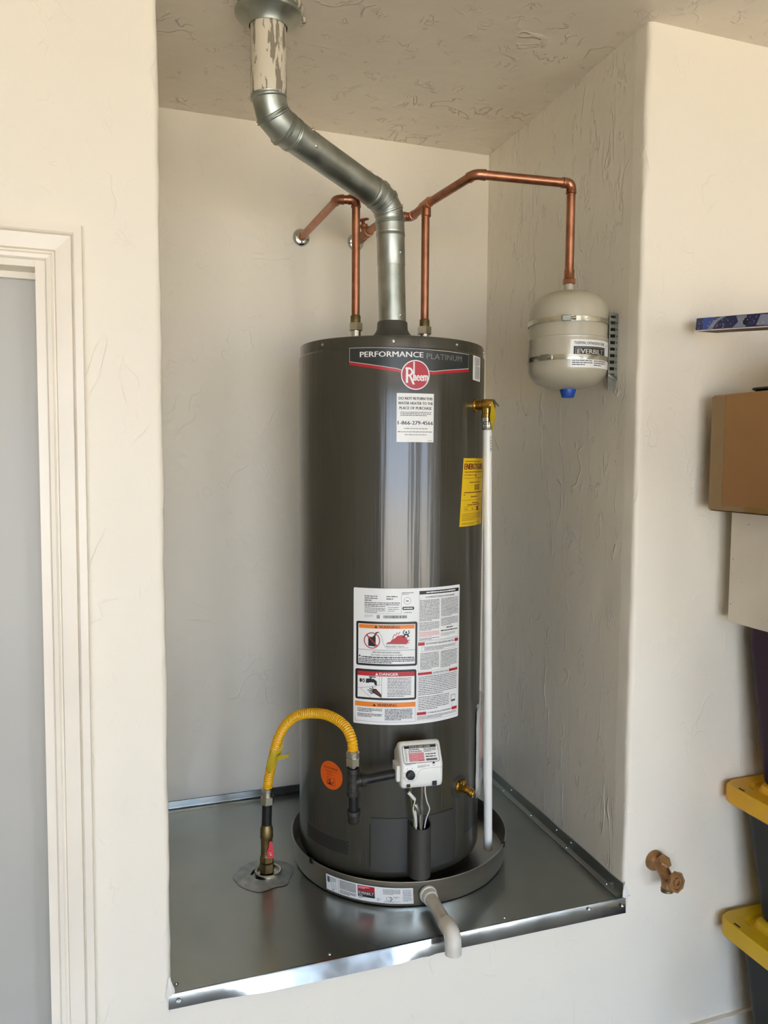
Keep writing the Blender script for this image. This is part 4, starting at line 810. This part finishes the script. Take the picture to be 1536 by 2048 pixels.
# ------------------------------------------------------------------ expansion tank and its wall bracket
et = thing('expansion_tank', 'beige thermal expansion tank strapped to the alcove wall', 'tank', (EX, EY, 1.765))
ER = 0.1003
prof = [(0.0001, 1.7655), (0.030, 1.7665), (0.055, 1.772), (0.078, 1.782), (0.092, 1.794), (0.0985, 1.806), (ER, 1.818), (ER, 1.885), (ER+0.0012, 1.8872), (ER+0.0012, 1.8915), (ER-0.0012, 1.893), (ER-0.0012, 1.960), (0.0975, 1.975), (0.090, 1.988), (0.076, 2.000), (0.055, 2.009), (0.030, 2.0145), (0.014, 2.0160), (0.0118, 2.0185), (0.0118, 2.036), (0.0001, 2.036)]
mb('tank').lathe(prof, (EX, EY, 0), n=72).build('tank_shell', None, et)
b = mb('blue'); b.lathe([(0.0001, 1.7455), (0.0145, 1.7455), (0.0160, 1.747), (0.0208, 1.764), (0.0205, 1.769), (0.0001, 1.769)], (EX+0.0015, EY-0.004, 0), n=28); b.build('valve_cap', None, et, 'blue plastic cap')
L = Lab(); L.rr(0, 0, 146, 68, 4, 'p_white', 0); L.text('THERMAL EXPANSION TANK', 9, 56, 7.2, 'p_black', 92, off=0.014); L.para(118, 57, 126, 60, 1, 'p_grey', 0.6, last=1)
L.rect(8, 27, 104, 51.5, 'p_black', 1); L.frame(13, 29, 99, 49, 0.9, 'p_lgrey', 2); L.text('EVERBILT', 17.5, 33.5, 11.5, 'p_silver', 77, off=0.03, ly=2)
L.para(5, 4, 58, 19, 3, 'p_black', 0.42); L.para(62, 4, 108, 19, 3, 'p_black', 0.42); L.rect(112, 6, 113, 60, 'p_lgrey', 1)
L.place('tank_label', et, on_cyl((EX, EY), ER, -28.5, 1.8125, 0.0006), 5, 'white printed label')
for zc, sa in ((1.9315, -34), (1.8385, -64)):
    st = mb('steel').lathe([(ER+0.0009, -0.0063), (ER+0.0022, -0.0058), (ER+0.0024, 0), (ER+0.0022, 0.0058), (ER+0.0009, 0.0063)], (EX, EY, zc), n=72).build('strap', None, et, 'shiny steel clamp band')
    a = R(sa); d = Vector((sin(a), -cos(a), 0)); t_ = Vector((cos(a), sin(a), 0)); c = Vector((EX, EY, zc))+d*(ER+0.0062)
    b = mb('bracket'); mt = Matrix(((t_.x, d.x, 0, c.x), (t_.y, d.y, 0, c.y), (0, 0, 1, c.z), (0, 0, 0, 1))); b.box(-0.012, 0.012, -0.0048, 0.003, -0.0072, 0.0072, 0.002, mtx=mt)
    b.use('steel', True).lathe([(0.0042, 0.010), (0.0042, 0.018), (0.0056, 0.018), (0.0056, 0.0225), (0.0001, 0.0225)], c, t_, 12); b.build('clamp_screw', None, st)
# slotted wall bracket
wb = thing('wall_bracket', 'slotted galvanized strap bracket beside the beige expansion tank', 'bracket', (1.120, 0.094, 1.77))
bx0, bx1, by = 1.1045, 1.1318, 0.092
b = mb('bracket', False); zz = [1.806+0.0165*i for i in range(9)]
b.box(bx0, bx0+0.004, by, by+0.002, 1.800, 1.958); b.box(bx1-0.009, bx1, by, by+0.002, 1.800, 1.958)
for i, z in enumerate(zz+[1.9525]): b.box(bx0+0.004, bx1-0.009, by, by+0.002, z, z+(0.0085 if i < 9 else 0.0055))
b.box(bx1-0.0015, bx1, by+0.002, by+0.045, 1.800, 1.958)
b.build('slotted_plate', None, wb)
b = mb('bracket', False); b.prism([(bx0, by, 1.800), (bx1-0.004, by, 1.800), (bx1-0.004, by, 1.766), (bx0, by, 1.764)], (0, 0.0015, 0)); b.prism([(bx0, by, 1.800), (bx1, by, 1.800), (bx1-0.004, by-0.006, 1.788), (bx0, by-0.002, 1.805)], (0, 0.001, 0.001)); b.build('lower_flap', None, wb)
for i in range(8): z = zz[i]+0.0125; mb('hole').lathe([(0.0016, 0), (0.0016, 0.0004), (0.0001, 0.0004)], (bx1-0.0045, by-0.0001, z), (0, -1, 0), 8).build('pin_hole', None, wb)

# ------------------------------------------------------------------ gas line
GX, GY = 0.277, 0.400
gs = thing('gas_shutoff_valve', 'gas stub with red shutoff handle rising from the metal floor', 'gas valve', (GX, GY, PL))
b = mb('galv'); n = 40; rg = []
for r_, z_ in ((0.080, PL+0.0012), (0.066, PL+0.0035), (0.040, PL+0.005), (0.034, PL+0.005)):
    rg.append([(GX-0.008+r_*(1+0.13*nz(cos(2*pi*k/n)*2, sin(2*pi*k/n)*2, r_*3))*cos(2*pi*k/n), GY+r_*(1+0.13*nz(cos(2*pi*k/n)*2, sin(2*pi*k/n)*2, r_*3))*sin(2*pi*k/n), z_) for k in range(n)])
b.mats = ['pvc_old']; M['sealant'] = vary(mat('grey_sealant', (172, 176, 175), 0.42, 0.7), (182, 186, 185), (156, 160, 159), (40, 40, 40), bump=0.003, bscale=(60, 60, 60)); b.mats = ['sealant']
b.loft(rg, False); b.build('sealant_patch', None, gs, 'ragged grey sealant patch')
mb('steel').lathe([(0.0365, PL+0.003), (0.0365, PL+0.010), (0.034, PL+0.0125), (0.030, PL+0.0115), (0.029, PL+0.006), (0.012, PL+0.006)], (GX+0.004, GY, 0), n=36).build('floor_collar', None, gs, 'round metal floor collar')
b = mb('brass_dull'); hexa(b, (GX, GY, PL+0.008), (0, 0, 1), 0.0205, 0.026, R(10)); hexa(b, (GX, GY, PL+0.036), (0, 0, 1), 0.0195, 0.017, R(10)); b.lathe([(0.017, PL+0.052), (0.0155, PL+0.056), (0.0155, PL+0.10), (0.0175, PL+0.104), (0.0170, PL+0.128), (0.0145, PL+0.135), (0.0130, PL+0.14)], (GX, GY, 0), n=20); b.build('valve_body', None, gs, 'dull brass valve body')
b = mb('red_plastic'); c = Vector((GX+0.006, GY-0.017, PL+0.068)); pts = [(-0.009, -0.012), (0.008, -0.014), (0.010, 0.0), (0.006, 0.016), (0.0055, 0.028), (0.002, 0.034), (-0.003, 0.032), (-0.0045, 0.018), (-0.010, 0.004)]
b.smooth = False; b.prism([(c.x+u, c.y, c.z+v) for u, v in pts], (0, -0.006, 0)); b.use('red_plastic', True).lathe([(0.0075, 0.006), (0.0075, 0.009), (0.004, 0.0105), (0.0001, 0.0105)], c, (0, -1, 0), 16); b.use('screw', True).lathe([(0.003, 0.0105), (0.003, 0.012), (0.0001, 0.012)], c, (0, -1, 0), 10); b.build('handle', None, gs, 'red lever handle')
mb('iron').sweep([(GX, GY, PL+0.138), (GX+0.002, GY, PL+0.205)], 0.0133, 20).build('nipple', None, gs, 'black iron nipple')
gh = thing('gas_hose', 'yellow corrugated gas connector hose arching to the heater front', 'hose', (GX, GY, PL+0.2))
hpth = [(0.2795, 0.400, 0.690), (0.283, 0.397, 0.728), (0.291, 0.385, 0.781), (0.300, 0.360, 0.844), (0.318, 0.330, 0.896), (0.344, 0.290, 0.930), (0.384, 0.240, 0.945), (0.409, 0.190, 0.946), (0.427, 0.150, 0.933), (0.4335, 0.125, 0.909), (0.4345, 0.120, 0.880)]
cp_ = catmull(hpth, 0.0011); rr = []; s_ = 0
for i, q in enumerate(cp_):
    if i: s_ += (q-cp_[i-1]).length
    rr.append(0.0122+0.0010*cos(2*pi*s_/0.0062))
mb('yellow').sweep(cp_, rr, 18).build('corrugated_tube', None, gh)
b = mb('steel'); hexa(b, (GX+0.002, GY, PL+0.196), (0, 0, 1), 0.0185, 0.021, R(8)); b.lathe([(0.0145, PL+0.217), (0.0135, PL+0.230), (0.0165, PL+0.232), (0.0165, PL+0.240), (0.012, PL+0.243)], (GX+0.0022, GY, 0), n=20); b.build('end_nut', None, gh, 'steel flare nut')
TE = Vector((0.4345, 0.120, 0.812))
b = mb('steel'); hexa(b, (TE.x, TE.y, 0.851), (0, 0, 1), 0.0175, 0.020, R(8)); b.lathe([(0.0140, 0.871), (0.0160, 0.873), (0.0160, 0.884), (0.0125, 0.888)], (TE.x, TE.y, 0), n=20); b.lathe([(0.0105, 0.8525), (0.0105, 0.8465), (0.0001, 0.8465)], (TE.x, TE.y, 0), n=16); b.build('end_nut', None, gh, 'steel flare nut')
b = mb('yellow_tag'); rings = []
for i, (x, y, z, wv, an) in enumerate([(0.304, 0.366, 0.832, 0.0125, 0.2), (0.299, 0.362, 0.815, 0.015, 0.3), (0.292, 0.364, 0.797, 0.0155, 0.5), (0.286, 0.369, 0.778, 0.015, 0.6), (0.282, 0.372, 0.763, 0.013, 0.9), (0.279, 0.374, 0.752, 0.010, 1.2)]):
    sd = Vector((cos(an), -sin(an)*0.35, 0.12)); cc = Vector((x, y, z)); rings.append([cc-sd*wv, cc+Vector((0, -0.004, 0)), cc+sd*wv, cc+sd*wv+Vector((0, 0.001, 0)), cc+Vector((0, -0.003, 0)), cc-sd*wv+Vector((0, 0.001, 0))])
b.loft(rings, True, False)
rings = []
for x, y, z, wv in ((0.297, 0.352, 0.798, 0.006), (0.307, 0.344, 0.803, 0.0065), (0.318, 0.338, 0.805, 0.004), (0.324, 0.334, 0.809, 0.005), (0.323, 0.332, 0.818, 0.004)):
    cc = Vector((x, y, z)); rings.append([cc+Vector((0, 0, -wv)), cc+Vector((0.001, -0.001, wv)), cc+Vector((0.001, 0.0, wv)), cc+Vector((0, 0.001, -wv))])
b.loft(rings, True, False); b.build('hose_tag', None, gh, 'folded yellow warning tag')
# black iron tee, drip leg and side pipe
gt = thing('gas_pipe_tee', 'black iron pipe tee with drip leg feeding the white gas control', 'pipe', (TE.x, TE.y, 0.708))
def band(b, c, ax, r, l=0.011): b.lathe([(r-0.002, -l), (r, -l+0.001), (r, l-0.001), (r-0.002, l)], c, ax, 20)
b = mb('iron_fit'); b.lathe([(0.0125, 0.777), (0.0155, 0.778), (0.0158, 0.788), (0.0140, 0.790), (0.0140, 0.832), (0.0158, 0.834), (0.0155, 0.845), (0.0125, 0.846)], (TE.x, TE.y, 0), n=24)
dxs = Vector((1, -0.02, 0.0)).normalized(); b.lathe([(0.0135, 0.0), (0.0135, 0.018), (0.0160, 0.020), (0.0160, 0.031), (0.0125, 0.032)], TE, dxs, 24); b.build('tee_fitting', None, gt)
mb('iron').sweep([TE+dxs*0.028, LF(-0.0595, 0.3165, 0.8185)], 0.0112, 20).build('side_pipe', None, gt)
mb('iron').sweep([(TE.x+0.0005, TE.y, 0.782), (TE.x+0.002, TE.y, 0.730)], 0.0112, 20).build('drip_leg', None, gt)
mb('iron_fit').lathe([(0.0110, 0.741), (0.0165, 0.740), (0.0168, 0.730), (0.0145, 0.728), (0.0145, 0.714), (0.0125, 0.709), (0.0001, 0.708)], (TE.x+0.002, TE.y, 0), n=20).build('end_cap', None, gt)

# ------------------------------------------------------------------ clear bag behind the discharge pipe
pb = thing('plastic_bag', 'clear plastic document bag stuck to the heater behind the white pipe', 'bag', cyl_pt(56, TR+0.01, 0.66))
b = mb('bag'); rings = []
for j in range(17):
    z = 0.66+0.26*j/16; ring = []
    for i in range(13):
        ph = 46+36*i/12; k = 0.006+0.014*sin(pi*i/12)*(0.5+0.5*sin(pi*min(1, j/14)))+0.006*nz(i*0.5, j*0.45, 1.1); ring.append(cyl_pt(ph, TR+k, z+0.008*nz(i*0.4, 0, 3)*(j == 16)))
    rings.append(ring)
b.loft(rings, False, True, closed=False); b.build('film', None, pb)
b = mb('p_pink', False)
for i in range(5):
    for j in range(22): c = cyl_pt(57+i*2.4, TR+0.0035, 0.73+j*0.0062); b.add([c, c+Vector((0.005, 0.003, 0)), c+Vector((0.005, 0.003, 0.003)), c+Vector((0, 0, 0.003))], [(0, 1, 2, 3)])
b.add([cyl_pt(48, TR+0.003, 0.67), cyl_pt(58, TR+0.003, 0.67), cyl_pt(70, TR+0.003, 0.67), cyl_pt(70, TR+0.003, 0.90), cyl_pt(58, TR+0.003, 0.90), cyl_pt(48, TR+0.003, 0.90)], [(0, 1, 4, 5), (1, 2, 3, 4)]); b.m[-2:] = [1, 1]; b.mats = ['p_pink', 'p_white']
b.build('papers', None, pb, 'folded papers with red print', fix=False)

# ------------------------------------------------------------------ hose bib
HB = Vector((1.221, 0, 0.543))
hb = thing('hose_bib', 'brown-painted outdoor faucet with round handle on the white wall', 'faucet', HB)
mb('bib').lathe([(0.0001, 0), (0.0270, 0), (0.0270, 0.005), (0.022, 0.013), (0.018, 0.017), (0.016, 0.019)], HB, (0, -1, 0), 28).build('wall_flange', None, hb)
b = mb('bib'); e = HB+Vector((0.001, -0.042, -0.014)); b.sweep(catmull([HB+Vector((0, -0.010, 0)), HB+Vector((0, -0.026, -0.003)), e, HB+Vector((0.001, -0.056, -0.026))], 0.006), 0.0155, 18)
b.sweep([e+Vector((0, 0.0, 0.0)), e+Vector((0.001, -0.006, -0.022)), e+Vector((0.001, -0.008, -0.036))], [0.0140, 0.0130, 0.0140], 16)
b.build('faucet_body', None, hb)
b = mb('brass_dull'); b.lathe([(0.0145, 0), (0.0155, 0.002), (0.0145, 0.004), (0.0155, 0.006), (0.0155, 0.010), (0.010, 0.010), (0.010, 0.003)], e+Vector((0.001, -0.008, -0.034)), (0, -0.1, -1), 18); b.build('outlet', None, hb, 'threaded metal outlet')
b = mb('bib'); hexa(b, HB+Vector((0.004, -0.022, 0.0)), Vector((0.10, -0.62, 0.62)), 0.0185, 0.024, 0.3, 0.004); b.build('breaker_cap', None, hb, 'hexagonal cap')
ha = Vector((0.12, -0.95, 0.10)).normalized(); hc = HB+Vector((0.004, -0.080, -0.018)); u_ = Vector((0, 0, 1)); u_ = (u_-ha*u_.dot(ha)).normalized(); v_ = ha.cross(u_)
mb('bib').sweep([HB+Vector((0.003, -0.045, -0.018)), hc], 0.009, 14).build('stem', None, hb)
b = mb('bib'); n = 60; rim = []
for k in range(n): an = 2*pi*k/n; rim.append((cos(an), sin(an), 0.0245+0.0022*max(0, cos(an*8))))
prof = [(0.45, -0.006), (0.9, -0.006), (1.0, -0.003), (1.0, 0.004), (0.90, 0.007), (0.78, 0.007), (0.66, 0.002), (0.48, 0.002), (0.44, 0.007), (0.30, 0.007), (0.26, 0.002), (0.02, 0.001)]
b.loft([[hc+(u_*cx+v_*sy)*(r0*k if k > 0.85 else 0.0245*k)+ha*h for cx, sy, r0 in rim] for k, h in prof], True, True); b.build('hand_wheel', None, hb)

# ------------------------------------------------------------------ stored things along the right side
def tote(z0, h, x0, y1, lid_m, label, wx=0.50, ly=0.74, grp='yellow-lidded storage totes'):
    t = thing('storage_tote', label, 'tote', (x0+wx/2, y1-ly/2, z0), grp)
    cx, cy = x0+wx/2, y1-ly/2; b = mb('tote'); rings = []
    H = h-0.045
    for k, (ins, z) in enumerate(((0.095, 0.0), (0.088, 0.006), (0.058, H-0.03), (0.050, H), (0.046, H))): rings.append([(x, y, z0+z) for x, y in rrect(wx-2*ins+0.03, ly-2*ins+0.03, 0.035, 5, cx, cy)])
    b.loft(rings, True, True); b.build('tub', None, t)
    b = mb(lid_m); zl = z0+h-0.047; rings = []
    for ins, z in ((0.004, 0.0), (0.0, 0.004), (0.0, 0.040), (0.005, 0.047), (0.042, 0.047), (0.050, 0.040), (0.060, 0.040), (0.066, 0.056), (0.074, 0.060), (0.20, 0.060)): rings.append([(x, y, zl+z) for x, y in rrect(wx-2*ins, ly-2*ins, max(0.012, 0.045-ins*0.3), 6, cx, cy)])
    b.loft(rings, True, True); ld = b.build('lid', None, t, 'yellow snap-on lid', sharp=28)
    for yy in (y1-0.055,): mb('hole', False).box(x0+0.012, x0+0.017, yy-0.020, yy, zl+0.0462, zl+0.0474).build('lock_slot', None, ld)
    for k in range(3): yy = y1-0.14-0.2*k; mb('iron', False).prism([(x0+0.040, yy, zl-0.012), (x0+0.040, yy+0.02, zl-0.004), (x0+0.040, yy-0.005, zl-0.002)], (-0.012, 0, 0)).build('latch', None, t)
    return t
tote(0.0, 0.368, 1.415, -0.012, 'tote_lid_pale', 'dark plastic tote with greenish-yellow lid at the bottom of the stack')
tote(0.382, 0.350, 1.418, -0.006, 'tote_lid', 'dark plastic tote with yellow lid just below the purple tote')
pt = thing('purple_tote', 'dark purple plastic tote between the white carton and a yellow lid', 'tote', (1.66, -0.36, 0.746))
b = mb('purple'); rings = []
for ins, z in ((0.035, 0.750), (0.032, 0.758), (0.0, 1.12), (0.0, 1.170), (0.006, 1.1735)): rings.append([(x, y, z) for x, y in rrect(0.44-2*ins, 0.66-2*ins, 0.03, 5, 1.672, -0.372)])
b.loft(rings, True, True); b.build('tub', None, pt)
b = mb('iron', False); b.box(1.55, 1.80, -0.50, -0.24, 0.7455, 0.7502); b.build('foot', None, pt)
wb_ = thing('white_carton', 'scuffed off-white carton below the brown cardboard box', 'box', (1.62, -0.37, 1.174))
mb('card_white', False).box(1.384, 1.88, -0.68, -0.050, 1.174, 1.461, 0.003).build('carton_body', None, wb_)
b = mb('scuff', False)
for i in range(9):
    y = -0.055-random.random()**2*0.13; z = 1.19+random.random()*0.25; w_ = random.uniform(0.001, 0.006); h_ = random.uniform(0.001, 0.005); b.add([(1.3838, y, z), (1.3838, y-w_, z+h_*0.3), (1.3838, y-w_*0.7, z+h_), (1.3838, y+w_*0.1, z+h_*0.7)], [(0, 1, 2, 3)])
b.build('scuff_marks', None, wb_, kind='stuff', fix=False)
cb = thing('cardboard_box', 'brown taped cardboard box sticking out above the white carton', 'box', (1.55, -0.37, 1.4616))
b = mb('card'); b.smooth = False; b.box(1.306, 1.85, -0.70, -0.052, 1.4625, 1.746, 0.006, 2); b.build('carton_body', None, cb)
b = mb('tape', False); b.box(1.3052, 1.3065, -0.100, -0.056, 1.470, 1.741); b.box(1.312, 1.80, -0.0525, -0.0512, 1.470, 1.741); b.box(1.3055, 1.36, -0.69, -0.058, 1.4616, 1.4624); b.box(1.3053, 1.3066, -0.69, -0.1005, 1.4645, 1.477); b.box(1.3051, 1.3066, -0.1004, -0.0565, 1.4645, 1.4699)
b.build('packing_tape', None, cb, 'shiny brown tape')
bt_ = thing('black_tray', 'thin black tray lying on top of the brown cardboard box', 'tray', (1.6, -0.4, 1.746))
b = mb('black_plastic', False); rings = []
for ins, z in ((0.012, 1.7465), (0.0, 1.755), (0.0, 1.759), (0.004, 1.759), (0.014, 1.7495)): rings.append([(x, y, z) for x, y in rrect(0.40-2*ins, 0.54-2*ins, 0.02, 4, 1.545, -0.40)])
b.loft(rings, True, False); b.build('tray_shell', None, bt_)
gb = thing('starry_box', 'slim dark-blue box with a starry printed side above the cardboard box', 'box', (1.28, -0.33, 1.90))
b = mb('p_navy', False); b.box(1.250, 1.315, -0.62, -0.050, 1.9005, 1.9300, 0.001); b.build('box_shell', None, gb)
L = Lab(); w_ = 300
L.poly([(38, 0), (55, 0), (70, 18), (98, 29), (80, 29), (58, 20), (46, 10)], 'p_lav', 1); L.rect(22, 0, 38, 29, 'p_blue', 0); L.poly([(38, 0), (46, 10), (58, 20), (66, 29), (38, 29)], 'p_blue', 0); L.poly([(120, 2), (160, 2), (160, 28), (128, 28), (136, 14)], 'p_lav', 1); L.disc(158, 14, 8, 'p_black', 2, 14); L.poly([(190, 4), (250, 2), (240, 25), (200, 27)], 'p_lav', 1)
for i in range(60): L.disc(L.rnd.uniform(3, 290), L.rnd.uniform(3, 26), L.rnd.uniform(0.5, 1.3), 'p_white', 3, 6)
L.place('printed_side', gb, on_plane((1.2497, -0.052, 1.9005), (0, -1, 0), (0, 0, 1), 0.0002))
mb('p_white', False).box(1.2494, 1.2510, -0.62, -0.050, 1.8990, 1.9016).build('lower_edge', None, gb); mb('brown_board', False).box(1.2512, 1.314, -0.618, -0.051, 1.8990, 1.9004).build('bottom_face', None, gb, 'brown underside')
gb.rotation_euler.x = 0.105; gb.location.z -= 0.029      # the box droops towards the viewer
cs = thing('carton', 'small plain carton on the black tray holding up the starry box', 'box', (1.5, -0.48, 1.7595))
b = mb('card', False); b.box(1.340, 1.72, -0.66, -0.31, 1.7595, 1.8375, 0.004); b.box(1.245, 1.335, -0.66, -0.60, 1.832, 1.8376, 0.001); b.box(1.33, 1.345, -0.66, -0.60, 1.831, 1.8376); b.build('carton_body', None, cs)
